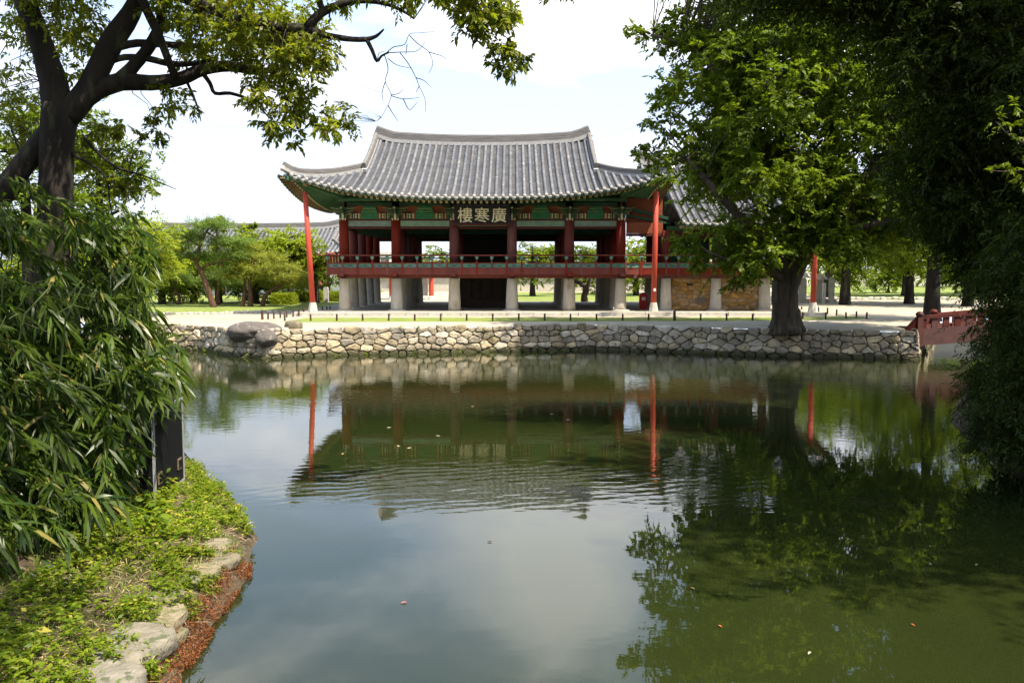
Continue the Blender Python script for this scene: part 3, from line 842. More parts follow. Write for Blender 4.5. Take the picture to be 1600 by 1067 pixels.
def eave_parts(rf, parent, wall, zplate, rafters=True, inset=0.80, sp=0.31, sides=('front', 'left'), x_from=None, x_to=None):
    """soffit boards, round rafters with painted ends, square flying rafters, eave board"""
    X0, X1, Y0, Y1 = wall
    def eave(side, t):
        if side in ('front', 'back'):
            p = rf.front(t, 0.0)
            if side == 'back': p.y = 2 * rf.cy - p.y
            return p
        return rf.side(t, 0.0, -1 if side == 'left' else 1)
    def inner(side, t):
        if side == 'front': return Vector((max(X0, min(X1, t)), Y0, zplate))
        if side == 'back': return Vector((max(X0, min(X1, t)), Y1, zplate))
        if side == 'left': return Vector((X0, max(Y0, min(Y1, t)), zplate))
        return Vector((X1, max(Y0, min(Y1, t)), zplate))
    sof = MB(); eb = MB()
    fly = MB()
    lims = {'front': (rf.cx - rf.hx, rf.cx + rf.hx), 'back': (rf.cx - rf.hx, rf.cx + rf.hx), 'left': (rf.cy - rf.hy, rf.cy + rf.hy), 'right': (rf.cy - rf.hy, rf.cy + rf.hy)}
    out = {'front': Vector((0, -1, 0)), 'back': Vector((0, 1, 0)), 'left': Vector((-1, 0, 0)), 'right': Vector((1, 0, 0))}
    soffit = None; raf_list = []
    for sd in ('front', 'left', 'back', 'right'):
        a, b = lims[sd]
        if sd in ('front', 'back'):
            if x_from is not None: a = x_from
            if x_to is not None: b = x_to
        if x_from is not None and sd == 'left': continue
        ts = lin(a + 0.02, b - 0.02, 48)
        r0, r1, r2, r3 = [], [], [], []
        for t in ts:
            e, i_ = eave(sd, t), inner(sd, t)
            e0 = e - out[sd] * 0.03 + Vector((0, 0, -0.05))
            d = (i_ - e0)
            k = min(0.9, inset / max(0.3, Vector((d.x, d.y, 0)).length))
            mid = e0.lerp(i_, k); mid.z = e0.z - 0.07
            r0.append(e0); r1.append(mid); r2.append(i_)
            r3.append(e0 + Vector((0, 0, -0.10)))
        sof.grid([r0, r1, r2])
        eb.sweep([p + Vector((0, 0, -0.05)) for p in r0], [(-.03, -.06), (.03, -.06), (.03, .05), (-.03, .05)], 0)
        n = round((b - a) / sp)
        for j in range(n + 1):
            t = a + 0.12 + (b - a - 0.24) * j / n
            e, i_ = eave(sd, t), inner(sd, t)
            e0 = e - out[sd] * 0.03 + Vector((0, 0, -0.05))
            d = i_ - e0; L = Vector((d.x, d.y, 0)).length
            k = min(0.9, inset / max(0.3, L))
            mid = e0.lerp(i_, k); mid.z = e0.z - 0.155
            raf_list.append((sd, mid, i_ + Vector((0, 0, -0.09))))
            fly.bar(e0 + Vector((0, 0, -0.12)) - out[sd] * 0.05, Vector((mid.x, mid.y, mid.z + 0.13)), 0.085, 0.10, mi=0)
    soffit = sof.build('soffit', [M['soffit_tan']], parent)
    eb.build('eave_board', [M['green_dk']], soffit)
    kind(fly.build('flying_rafters', [M['rafter_tan']], soffit), 'stuff')
    rest = MB()
    for sd, p, q in raf_list:
        mb = MB() if sd in sides else rest
        d = (q - p).normalized()
        mb.tube([p, q], 0.068, 8, 0)
        mb.tube([p - d * 0.006, p + d * 0.05], 0.072, 10, 1)
        mb.tube([p - d * 0.012, p], 0.030, 8, 2)
        if sd in sides: mb.build('rafter', [M['green'], M['cream'], M['rust_paint']], soffit, False)
    if rest.v: kind(rest.build('far_rafters', [M['green'], M['cream'], M['rust_paint']], soffit), 'stuff')
    # corner beams
    for sx in ((-1, 1) if x_from is None else (1,)):
        for fb in ('front', 'back'):
            x = rf.cx + sx * (rf.hx - 0.15)
            e = eave(fb, x); i_ = Vector((X0 if sx < 0 else X1, Y0 if fb == 'front' else Y1, zplate))
            mb = MB(); a = e + Vector((0, 0, -0.20)); bq = i_ + Vector((0, 0, -0.2)); m1 = a.lerp(bq, 0.35); m1.z = a.z - 0.02
            mb.bar(a, m1, 0.19, 0.20, mi=0); mb.bar(m1 + Vector((0, 0, -0.16)), bq, 0.24, 0.26, mi=0)
            mb.bar(m1 + Vector((0, 0, -0.16)) + (a - m1).normalized() * 0.15, m1 + Vector((0, 0, -0.16)), 0.243, 0.263, mi=1)
            mb.build('corner_beam', [M['green'], M['ochre']], soffit)
    return soffit
# ================================================================== the pavilion
COLX = [-9.32, -6.43, -3.21, 0.0, 3.18, 6.04]
COLY = [50.0 + 2.92 * i for i in range(5)]
PZ = 1.30                                  # top of the plinth
pav = empty('pavilion')
tag(pav, 'large two-storey Korean pavilion with grey tiled roof, red columns and black name board', 'pavilion')

# plinth: edging blocks round a packed floor
pl = MB(); pl.box(-11.6, 16.6, 47.75, 63.6, GZ - 0.2, PZ - 0.03)
pl.build('plinth', [M['sand']], pav)
rp = random.Random(3)
x = -11.7; blk = []
while x < 16.6:
    w = rp.uniform(0.7, 1.6)
    mb = MB(); mb.box(x + .012, min(x + w, 16.7) - .012, 47.5 + rp.uniform(-.04, .03), 48.15, GZ - .1, PZ + rp.uniform(-.03, .02))
    mb.build('edging_block', [M['pale_stone']], pav); x += w

# stone pillars: squat, tapering upwards, on rough pads
def pillar_me(seed):
    mb = MB(); r_ = random.Random(seed)
    mb.lathe((0, 0, 0), [(0.40, -0.02), (0.39, 0.25), (0.375, 0.7), (0.35, 1.2), (0.325, 1.6), (0.31, 1.86), (0.29, 1.90)], 16, 0, square=0.25, rot=r_.uniform(0, .3))
    return mb.mesh('stone_pillar', M['granite'], True)
pil = [pillar_me(i) for i in range(3)]
pads = [boulder('pad', (0, 0, 0), (0.62, 0.58, 0.16), M['pale_stone'], 30 + i, sub=2, amp=0.12, flat=0.6) for i in range(3)]
def column_me(h, r=0.27):
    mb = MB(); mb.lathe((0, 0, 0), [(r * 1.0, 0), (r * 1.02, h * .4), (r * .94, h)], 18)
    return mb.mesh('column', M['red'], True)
DECK = 3.66
col_me = column_me(6.55 - DECK)
pin_me = MB().lathe((0, 0, 0), [(0.22, 0), (0.22, 0.45)], 14).mesh('pillar_post', M['dark_red'], True)
for j, yy in enumerate(COLY):
    for i, xx in enumerate(COLX):
        inner_ = 0 < i < 5 and 0 < j < 4
        s_ = 0.86 if j == 0 else 0.78
        if j == 0 or not inner_ or i in (1, 4):
            pz = inst('stone_pillar', pil[(i + j) % 3], pav, (xx, yy, PZ - 0.03), (0, 0, rp.uniform(0, 6)), (s_, s_, 0.95))
            if (i + j) % 2 == 1 or j > 0 or i in (0, 5):
                inst('pad', pads[(i * 2 + j) % 3], pz, (0, 0, -0.02), (0, 0, i), (1, 1, 0.9))
        if not (inner_ and i in (2, 3) and j == 2):
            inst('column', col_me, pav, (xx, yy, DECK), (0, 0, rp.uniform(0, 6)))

# deck: floor, outer beam, under-beam, balcony railing
AX1 = 15.2                                  # right end of the annex deck
dk = MB(); dk.box(COLX[0] - .75, COLX[-1] + .9, 49.22, 62.5, DECK - 0.12, DECK)
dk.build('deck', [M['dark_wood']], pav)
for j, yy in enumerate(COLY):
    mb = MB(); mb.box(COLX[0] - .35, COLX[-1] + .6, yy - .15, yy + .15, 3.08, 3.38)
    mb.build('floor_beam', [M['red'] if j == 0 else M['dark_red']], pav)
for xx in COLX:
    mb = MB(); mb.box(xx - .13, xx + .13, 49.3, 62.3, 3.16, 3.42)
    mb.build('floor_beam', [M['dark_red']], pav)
    mb = MB(); mb.box(xx - .12, xx + .12, 49.0, 49.25, 3.2, 3.40); mb.build('beam_end', [M['red']], pav)

def railing(parent, xa, xb, y, sp=0.82, z0=3.28, first=True):
    """balcony front: fascia board, panels with cut-out, posts with lotus brackets, round handrail"""
    mb = MB(); mb.box(xa, xb, y - .035, y + .035, z0, 3.62); mb.build('fascia', [M['red']], parent)
    mb = MB(); mb.box(xa, xb, y - .05, y + .05, 3.622, 3.665); mb.build('bottom_rail', [M['red']], parent)
    mb = MB(); mb.box(xa, xb, y - .05, y + .05, 3.885, 3.935); mb.build('mid_rail', [M['red']], parent)
    mb = MB(); mb.tube([(xa - .18, y - .06, 4.33), (xb + .1, y - .06, 4.33)], 0.042, 10); mb.build('handrail', [M['red']], parent, True)
    n = round((xb - xa) / sp); st = (xb - xa) / n
    pm = MB(); pm.box(-.045, .045, -.075, -.036, z0 - .02, 4.02); pm.box(-.03, .03, -.07, -.02, 4.02, 4.12)
    pme = pm.mesh('rail_post', [M['red']])
    lm = MB(); lm.add([(-.05, -.09, 4.10), (.05, -.09, 4.10), (.05, -.01, 4.10), (-.05, -.01, 4.10), (-.10, -.13, 4.22), (.10, -.13, 4.22), (.10, 0, 4.22), (-.10, 0, 4.22), (-.05, -.10, 4.29), (.05, -.10, 4.29), (.05, -.02, 4.29), (-.05, -.02, 4.29)],
                      [(0, 3, 2, 1), (0, 1, 5, 4), (1, 2, 6, 5), (2, 3, 7, 6), (3, 0, 4, 7), (4, 5, 9, 8), (5, 6, 10, 9), (6, 7, 11, 10), (7, 4, 8, 11), (8, 9, 10, 11)])
    lme = lm.mesh('lotus_bracket', [M['teal']])
    a, b = 0.05, st - 0.05
    fm = MB(); za, zb = 3.672, 3.878; ym = -.012
    cxm = st / 2; L = 0.17; hh = 0.022
    # panel frame round a pointed slot
    hole = [(cxm - L, 3.775), (cxm - L * .45, 3.775 - hh), (cxm + L * .45, 3.775 - hh), (cxm + L, 3.775), (cxm + L * .45, 3.775 + hh), (cxm - L * .45, 3.775 + hh)]
    outer = [(a, 3.775), (a, za), (b, za), (b, 3.775), (b, zb), (a, zb)]
    fm.add([(p[0], ym, p[1]) for p in outer + hole], [(0, 1, 7, 6), (1, 2, 8, 7), (2, 3, 9, 8), (3, 4, 10, 9), (4, 5, 11, 10), (5, 0, 6, 11)])
    fm.add([(p[0], ym + .03, p[1]) for p in hole], [(0, 1, 2, 3, 4, 5)], 1)
    fm.add([(p[0], ym, p[1]) for p in hole] + [(p[0], ym + .03, p[1]) for p in hole], [(k, (k + 1) % 6, 6 + (k + 1) % 6, 6 + k) for k in range(6)], 1)
    fme = fm.mesh('rail_panel', [M['teal'], M['black']])
    for i in range(n + 1):
        pp = inst('rail_post', pme, parent, (xa + i * st, y, 0))
        inst('lotus_bracket', lme, pp, (0, 0, 0))
        if i < n: inst('rail_panel', fme, parent, (xa + i * st, y, 0))
RY = 49.15
railing(pav, COLX[0] - .75, COLX[-1] + 1.0, RY)
# side and back balcony edges
for xa in (COLX[0] - .75,):
    mb = MB(); mb.box(xa - .035, xa + .035, RY, 62.5, 3.28, 3.62); mb.build('fascia', [M['red']], pav)
    mb = MB(); mb.box(xa - .04, xa + .04, RY, 62.5, 3.66, 3.92); mb.build('rail_panel', [M['teal']], pav)
    mb = MB(); mb.tube([(xa, RY - .2, 4.33), (xa, 62.6, 4.33)], 0.042, 10); mb.build('handrail', [M['red']], pav, True)
    for k in range(17):
        mb = MB(); mb.box(xa - .05, xa + .05, RY + .05 + k * .82, RY + .14 + k * .82, 3.28, 4.29); mb.build('rail_post', [M['red']], pav)
mb = MB(); mb.box(COLX[0] - .7, COLX[-1] + .9, 62.5, 62.57, 3.28, 3.92); mb.build('fascia', [M['red']], pav)
mb = MB(); mb.tube([(COLX[0] - .8, 62.55, 4.33), (COLX[-1] + 1, 62.55, 4.33)], 0.042, 8); mb.build('handrail', [M['red']], pav)

# upper frame: lintel, painted beam, bracket sets, upper boards, plate
def bay_front(parent, xa, xb, y, sign=False):
    w = xb - xa
    mb = MB(); mb.box(xa + .25, xb - .25, y - .10, y + .10, 6.25, 6.33); mb.build('frame_rail', [M['dark_red']], parent)
    mb = MB(); mb.box(xa + .26, xb - .26, y - .06, y + .04, 5.93, 6.245); mb.build('celadon_panel', [M['celadon']], parent)
    mb = MB(); mb.box(xa + .25, xb - .25, y - .09, y + .09, 5.79, 5.925); mb.build('frame_rail', [M['dark_red']], parent)
    bm_ = MB(); bm_.box(xa + .2, xb - .2, y - .13, y + .13, 6.34, 6.66)
    beam = bm_.build('painted_beam', [M['green_dk']], parent)
    cxm = (xa + xb) / 2; hw = w * .17
    mb = MB(); mb.box(cxm - hw, cxm + hw, y - .15, y - .132, 6.345, 6.655); mb.build('centre_panel', [M['green_br']], beam)
    for q in (0.30, 0.62):
        mb = MB(); mb.box(cxm - hw, cxm + hw, y - .158, y - .151, 6.34 + .32 * q, 6.36 + .32 * q); mb.build('painted_line', [M['green_dk']], beam)
    for sg in (-1, 1):                       # banded ends
        for k, (a, b, mm) in enumerate(((0.0, .05, 'rust_paint'), (.06, .11, 'cream'), (.12, .17, 'rust_paint'), (.19, .34, 'green'), (.36, .42, 'ochre'), (.43, .5, 'green_dk'), (.52, .58, 'ochre'), (.6, .66, 'rust_paint'))):
            s0 = cxm + sg * (hw + a * (w / 2 - hw)); s1 = cxm + sg * (hw + b * (w / 2 - hw))
            mb = MB(); mb.box(min(s0, s1), max(s0, s1), y - .147, y - .133, 6.35, 6.65); mb.build('painted_band', [M[mm]], beam)
        # flower spots on the green ends
        for zz in (6.43, 6.57):
            p = cxm + sg * (hw + .265 * (w / 2 - hw))
            mb = MB(); mb.lathe((0, 0, 0), [(.055, 0), (.05, .012)], 8)
            for i_, v in enumerate(mb.v): mb.v[i_] = (p + v[0], y - .148 - v[2], zz + v[1])
            mb.build('painted_flower', [M['cream']], beam)
    # upper board (rust) with a carved green block in the middle
    ub = MB(); ub.box(xa + .2, xb - .2, y + .0, y + .06, 6.665, 7.25); upb = ub.build('upper_board', [M['rust_paint']], parent)
    mb = MB(); z0, z1 = 6.67, 7.04
    pr = [(-hw * .95, z0), (hw * .95, z0), (hw * .8, z0 + .16), (hw * .62, z1), (-hw * .62, z1), (-hw * .8, z0 + .16)]
    va = [(cxm + a, y - .12, b) for a, b in pr]; vb = [(cxm + a, y - .005, b) for a, b in pr]
    mb.add(va + vb, [tuple(range(6))] + [(k, (k + 1) % 6, 6 + (k + 1) % 6, 6 + k) for k in range(6)])
    blk_ = mb.build('carved_block', [M['green_br']], upb)
    for k in range(4):
        mb = MB(); mb.box(cxm - hw * (.88 - .09 * k), cxm + hw * (.88 - .09 * k), y - .128, y - .12, z0 + .05 + .085 * k, z0 + .065 + .085 * k); mb.build('painted_line', [M['green_dk'] if k % 2 else M['ochre']], blk_)
    mb = MB(); mb.box(xa + .2, xb - .2, y - .1, y + .1, 7.06, 7.24); mb.build('purlin_board', [M['green_dk']], parent)
    mb = MB(); mb.tube([(xa - .3, y, 7.44), (xb + .3, y, 7.44)], 0.15, 10); mb.build('purlin', [M['green']], parent, True)

def bracket(parent, x, y, dx=0, dy=-1):
    """winged bracket over a column head: stacked green arms with pale tips"""
    root = MB()
    root.box(x - .17, x + .17, y - .17, y + .17, 6.56, 6.70, 0)
    br = root.build('bracket', [M['green']], parent)
    rb = random.Random(int(x * 10) + 5)
    for k in range(3):
        L = .36 + .17 * k; z = 6.60 + .155 * k
        mb = MB()
        # arm outwards: tapering tongue turned up
        pr = [(0, -.065), (L * .7, -.065), (L, .0), (L * 1.12, .09), (L * .95, .075), (L * .6, .06), (0, .06)]
        A = [(x - .05, y - a, z + b) for a, b in pr]; B = [(x + .05, y - a, z + b) for a, b in pr]; n_ = len(pr)
        mb.add(A + B, [tuple(range(n_)), tuple(range(2 * n_ - 1, n_ - 1, -1))] + [(q, (q + 1) % n_, n_ + (q + 1) % n_, n_ + q) for q in range(n_)])
        mb.build('arm', [M['green_dk'] if k == 1 else M['green']], br)
        mb = MB(); mb.box(x - .052, x + .052, y - L * 1.02, y - L * .93, z - .03, z + .07); mb.build('arm_tip', [M['cream'] if k != 1 else M['rust_paint']], br)
        # cross arm along the wall, scrolled
        W = .44 + .13 * k; pr = [(-W, .07), (-W * .9, -.02), (-W * .55, -.06), (W * .55, -.06), (W * .9, -.02), (W, .07)]
        A = [(x + a, y - .165, z + b) for a, b in pr]; B = [(x + a, y - .10, z + b) for a, b in pr]
        mb = MB(); mb.add(A + B, [tuple(range(6)), tuple(range(11, 5, -1))] + [(q, (q + 1) % 6, 6 + (q + 1) % 6, 6 + q) for q in range(6)])
        mb.build('cross_arm', [M['green'] if k != 1 else M['green_dk']], br)
        mb = MB()
        for sg in (-1, 1):
            mb.tube([(x + sg * W * .99, y - .172, z + .05), (x + sg * W * .7, y - .172, z - .005), (x + sg * W * .3, y - .172, z - .02)], .014, 5)
        mb.build('painted_line', [M['ochre']], br)
    mb = MB(); mb.box(x - .055, x + .055, y - .30, y - .172, 6.28, 6.56); mb.build('beam_nose', [M['cream']], br)
    mb = MB(); mb.box(x - .20, x - .10, y - .275, y - .20, 6.32, 6.56); mb.box(x + .10, x + .20, y - .275, y - .20, 6.32, 6.56); mb.build('beam_nose', [M['green']], br)
    mb = MB()
    for sg in (-1, 1): mb.add([(x + sg * .15 - .06, y - .29, 6.36), (x + sg * .15 + .06, y - .29, 6.36), (x + sg * .15, y - .29, 6.22)], [(0, 1, 2)])
    mb.build('pale_leaf', [M['cream']], br)

for i in range(5): bay_front(pav, COLX[i], COLX[i + 1], 50.0)
for xx in COLX: bracket(pav, xx, 49.97)
# left side bays and back (plain)
for j in range(4):
    ya, yb = COLY[j], COLY[j + 1]
    for xx in (COLX[0], COLX[-1]):
        mb = MB(); mb.box(xx - .1, xx + .1, ya + .2, yb - .2, 5.79, 6.33); mb.build('frame_rail', [M['green_dk']], pav)
        mb = MB(); mb.box(xx - .12, xx + .12, ya + .2, yb - .2, 6.34, 6.66); mb.build('painted_beam', [M['green']], pav)
        mb = MB(); mb.box(xx - .03, xx + .03, ya, yb, 6.665, 7.5); mb.build('upper_board', [M['rust_paint']], pav)
for i in range(5):
    mb = MB(); mb.box(COLX[i] + .2, COLX[i + 1] - .2, COLY[-1] - .1, COLY[-1] + .1, 5.45, 7.5); mb.build('frame_rail', [M['dark_red']], pav)
for j in (1, 2, 3):                          # inner cross beams and lifted doors
    for i in range(5):
        if i == 2 and j == 2: continue
        mb = MB(); mb.box(COLX[i] + .2, COLX[i + 1] - .2, COLY[j] - .12, COLY[j] + .12, 5.62, 6.6); mb.build('inner_beam', [M['green_dk']], pav)
for xx in COLX[1:-1]:
    mb = MB(); mb.box(xx - .14, xx + .14, 50.2, 61.5, 6.05, 6.45); mb.build('inner_beam', [M['green_dk']], pav)
mb = MB(); mb.box(COLX[0] + .1, COLX[-1] - .1, 50.1, 61.6, 6.95, 7.0); mb.build('ceiling', [M['green_dk']], pav)
# closed middle room upstairs and the dark store under it
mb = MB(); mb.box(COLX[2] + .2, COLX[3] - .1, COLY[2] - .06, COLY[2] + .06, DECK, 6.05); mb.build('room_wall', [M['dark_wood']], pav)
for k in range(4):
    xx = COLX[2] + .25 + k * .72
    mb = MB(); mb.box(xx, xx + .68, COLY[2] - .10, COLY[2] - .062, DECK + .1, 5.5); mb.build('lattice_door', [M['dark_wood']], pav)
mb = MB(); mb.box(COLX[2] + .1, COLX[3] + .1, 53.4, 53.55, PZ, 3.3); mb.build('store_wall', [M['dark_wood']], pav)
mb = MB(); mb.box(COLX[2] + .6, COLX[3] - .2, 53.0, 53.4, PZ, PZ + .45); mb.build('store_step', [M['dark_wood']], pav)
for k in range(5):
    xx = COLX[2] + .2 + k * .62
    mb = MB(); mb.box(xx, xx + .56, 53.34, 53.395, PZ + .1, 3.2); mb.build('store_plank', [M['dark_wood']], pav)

# roof
RF = Roof(-1.80, 55.84, 10.08, 8.45, 7.34, 11.20, 1.20, 6.5, 0.47, plan=0.40, rlift=0.30, k=0.25)
build_roof(RF, pav, name='roof')
eave_parts(RF, pav, (COLX[0], COLX[-1], COLY[0], COLY[-1]), 7.75)

# corner poles on pale stone bases
def pole(label, bx, by, tx, ty, tz):
    e = empty('support_pole'); tag(e, label, 'pole', None)
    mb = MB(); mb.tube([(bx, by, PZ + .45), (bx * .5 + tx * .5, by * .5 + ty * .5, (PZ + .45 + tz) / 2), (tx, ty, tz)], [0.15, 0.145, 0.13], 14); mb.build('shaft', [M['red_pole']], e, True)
    mb = MB(); mb.lathe((bx, by, PZ - .06), [(.27, 0), (.265, .10), (.185, .50), (.175, .56)], 8, rot=R(22.5)); mb.build('stone_base', [M['pale_stone']], e)
    return e
pole('slim red pole propping the left front corner of the pavilion roof', P(489, 487, 48.1).x, 48.1, P(476.5, 303, 47.7).x, 47.7, P(477, 300, 47.7).z)
e = pole('slim red pole propping the right front corner of the main roof', P(1021, 487, 48.1).x, 48.1, P(1025.5, 305, 47.75).x, 47.75, P(1025, 300, 47.75).z)
mb = MB(); q = P(1023, 453, 47.9); mb.box(q.x - .06, q.x + .06, 47.90, 47.93, q.z - .08, q.z + .08); mb.build('notice', [M['white']], e)
pole('slim red pole right of the big tree under the annex roof', P(1270, 486, 48.1).x, 48.1, P(1274.5, 370, 47.9).x, 47.9, 6.0)

# name board
nb = empty('name_board'); tag(nb, 'black name board with three cream characters under the middle eave', 'sign')
bx0, bx1 = P(709.5, 340, 49.25).x, P(796.5, 340, 49.25).x
def tilt(x, z, d): return Vector((x, 49.42 - (z - 5.95) * 0.16 - d, z))
def tbox(mb, xa, xb, za, zb, d0, d1, mi=0):
    v = [tilt(xa, za, d1), tilt(xb, za, d1), tilt(xb, za, d0), tilt(xa, za, d0), tilt(xa, zb, d1), tilt(xb, zb, d1), tilt(xb, zb, d0), tilt(xa, zb, d0)]
    mb.add(v, [(0, 3, 2, 1), (4, 5, 6, 7), (0, 1, 5, 4), (1, 2, 6, 5), (2, 3, 7, 6), (3, 0, 4, 7)], mi)
za, zb = 5.98, 7.06
mb = MB(); tbox(mb, bx0 + .1, bx1 - .1, za + .08, zb - .04, 0, .04); mb.build('panel', [M['black']], nb)
for a, b, c_, d_, nm in ((bx0, bx1, za - .02, za + .075, 'dark_red'), (bx0, bx1, zb - .05, zb + .05, 'black'), (bx0, bx0 + .1, za + .08, zb - .055, 'black'), (bx1 - .1, bx1, za + .08, zb - .055, 'black')):
    mb = MB(); tbox(mb, a, b, c_, d_, -.01, .10); mb.build('frame', [M[nm]], nb)
def glyph(ch, cx_, size, zc):
    cu = bpy.data.curves.new('glyph', 'FONT'); cu.body = ch; cu.size = 1.0; cu.extrude = 0.03; cu.offset = 0.006; cu.resolution_u = 3
    to = bpy.data.objects.new('glyph_tmp', cu); COL.objects.link(to)
    dg = bpy.context.evaluated_depsgraph_get()
    me = bpy.data.meshes.new_from_object(to.evaluated_get(dg))
    bpy.data.objects.remove(to, do_unlink=True)
    xs_ = [v.co.x for v in me.vertices]; ys_ = [v.co.y for v in me.vertices]
    w_, h_ = max(xs_) - min(xs_), max(ys_) - min(ys_); mx_, my_ = (max(xs_) + min(xs_)) / 2, (max(ys_) + min(ys_)) / 2
    for v in me.vertices:
        xx, zz = (v.co.x - mx_) / w_ * size[0], (v.co.y - my_) / h_ * size[1]
        v.co = tilt(cx_ + xx, zc + zz, 0.045 + (v.co.z + .03) * .5)
    me.materials.clear(); me.materials.append(M['glyph'])
    return inst('character', me, nb)
for ch, px_ in (('樓', 726.5), ('寒', 753), ('廣', 779.5)):
    glyph(ch, P(px_, 340, 49.2).x, (0.80, 0.80), 6.52)

# ================================================================== the annex on the right
ann = empty('annex'); tag(ann, 'lower tiled annex joined to the right end of the pavilion', 'building')
ACX = [8.57, 11.36, 14.07]
ACY = [50.0, 52.9, 55.9]
for j, yy in enumerate(ACY):
    for i, xx in enumerate(ACX):
        pz = inst('stone_pillar', pil[(i + j + 1) % 3], ann, (xx, yy, PZ - .03), (0, 0, i), (.84, .84, .95))
        inst('pad', pads[i], pz, (0, 0, -.02), (0, 0, j + i), (1.0, 1, .95))
        inst('column', column_me(2.05, .24), ann, (xx, yy, DECK))
mb = MB(); mb.box(COLX[-1] + 1.1, AX1 + .5, 49.22, 56.6, DECK - .12, DECK - .004); mb.build('deck', [M['dark_wood']], ann)
mb = MB(); mb.box(COLX[-1] + .65, AX1 + .3, 49.85, 50.15, 3.08, 3.38); mb.build('floor_beam', [M['red']], ann)
railing(ann, COLX[-1] + 1.05, AX1 + .55, RY, sp=.66)
mb = MB(); mb.box(AX1 + .52, AX1 + .59, RY, 56.6, 3.28, 3.93); mb.build('fascia', [M['red']], ann)
for i in range(2):
    mb = MB(); mb.box(ACX[i] + .22, ACX[i + 1] - .22, 51.4, 51.46, DECK, 5.6); mb.build('wall_panel', [M['green_dk']], ann)
    mb = MB(); mb.box(ACX[i] + .2, ACX[i + 1] - .2, 49.9, 50.1, 5.3, 5.7); mb.build('lintel', [M['dark_red']], ann)
    for k in range(4):
        w_ = (ACX[1] - ACX[0] - .5) / 4
        mb = MB(); xx = ACX[i] + .25 + k * w_; mb.box(xx + .02, xx + w_ - .02, 51.34, 51.395, DECK + .05, 5.3); mb.build('door_leaf', [M['green_dk']], ann)
# boarded end wall between the two roofs
mb = MB(); mb.box(COLX[-1] + .3, ACX[0] - .2, 50.02, 50.08, 5.55, 6.15); mb.build('pink_board', [M['rust_paint']], ann)
mb = MB(); mb.box(COLX[-1] + .3, ACX[0] - .2, 50.25, 50.31, 6.16, 7.5); mb.build('end_board', [M['rust_paint']], ann)
mb = MB(); mb.bar((COLX[-1] + .3, 50.12, 6.95), (ACX[0] + .2, 50.12, 6.35), .16, .16); mb.bar((COLX[-1] + .3, 50.12, 6.55), (ACX[0] + .2, 50.12, 6.1), .12, .12); mb.build('brace', [M['green_dk']], ann)
mb = MB(); mb.box(COLX[-1] + .3, ACX[0] - .2, 49.95, 50.15, 5.40, 5.54); mb.build('lintel', [M['dark_red']], ann)
mb = MB(); mb.box(ACX[0], ACX[-1] + .3, 49.9, 50.1, 5.71, 5.95); mb.build('plate', [M['green']], ann)
# stone-and-clay infill under the annex
ri = random.Random(19)
for i in range(2):
    xa, xb = ACX[i] + .30, ACX[i + 1] - .28
    mb = MB(); mb.box(xa - .1, xb + .1, 50.03, 50.3, PZ - .05, 3.09); inf = mb.build('infill_wall', [M['mortar']], ann)
    fr = lambda s, z, d, xa=xa: Vector((xa + s, 50.03 - d, PZ + z))
    for c_ in rubble(xb - xa, 3.06 - PZ, .42, .22, ri, 0.0):
        me_ = stone_mesh('stone', c_, fr, ri, .035, M['infill'], gap=.02, back=.03)
        inst('stone', me_, inf)
    mb = MB(); zc = 2.72 if i == 0 else 2.6; mb.box((xa + xb) / 2 - .25, (xa + xb) / 2 + .1, 49.94, 49.985, zc - .05, zc + .05); mb.build('vent', [M['black']], inf)
    if i == 0:
        mb = MB(); mb.box(xb - .85, xb - .3, 49.93, 49.98, PZ + .4, PZ + .68); mb.build('fire_opening', [M['dark_rock']], inf)
ARF = Roof(11.2, 55.6, 6.0, 7.9, 5.98, 9.85, 0.75, 3.5, 0.45, plan=.3, rlift=.15, k=.2)
def ann_v(x): return 0.0 if x > 8.95 else 0.62
build_roof(ARF, ann, x_from=5.6, vmin=ann_v, sides=(1,))
eave_parts(ARF, ann, (ACX[0], ACX[-1], ACY[0], 61.0), 6.2, x_from=8.95, sides=('front',), inset=.7)

# fire cabinet in the shade by the annex
fc = empty('fire_cabinet'); tag(fc, 'small red fire extinguisher cabinet in the shade under the pavilion', 'cabinet')
q = P(1005, 470, 52.0)
mb = MB(); mb.box(q.x - .22, q.x + .22, 51.9, 52.15, PZ - .02, PZ + .8); mb.lathe((q.x, 52.02, PZ + .8), [(.2, 0), (.16, .08), (.05, .13)], 12); mb.build('body', [M['fire_red']], fc)
mb = MB(); mb.box(q.x - .1, q.x + .12, 51.885, 51.897, PZ + .48, PZ + .66); mb.build('label_plate', [M['white']], fc)
# ================================================================== buildings and small structures behind
def simple_hall(name, label, rf, wall, zplate, gz=GZ, rows=False, posts=8, wallm='white'):
    e = empty(name); tag(e, label, 'building')
    X0, X1, Y0, Y1 = wall
    build_roof(rf, e, rows_front=rows, detail=False, gable_mat=M['infill'])
    mb = MB(); mb.box(X0, X1, Y0 + .25, Y1 - .25, gz, zplate); mb.build('wall', [M[wallm]], e)
    for k in range(posts + 1):
        x = X0 + (X1 - X0) * k / posts
        mb = MB(); mb.lathe((x, Y0, gz), [(.17, 0), (.16, zplate - gz)], 10); mb.build('column', [M['dark_red']], e)
        if k < posts:
            w = (X1 - X0) / posts
            mb = MB(); mb.box(x + .3, x + w - .3, Y0 + .18, Y0 + .24, gz + .6, zplate - .7); mb.build('door', [M['dark_wood']], e)
    mb = MB(); mb.box(X0 - .2, X1 + .2, Y0 - .12, Y0 + .12, zplate - .4, zplate); mb.build('lintel', [M['green_dk']], e)
    sf = MB(); sf.box(rf.cx - rf.hx + .3, rf.cx + rf.hx - .3, rf.cy - rf.hy + .3, rf.cy + rf.hy - .3, zplate + .01, zplate + .1); sf.build('soffit', [M['dark_wood']], e)
    return e
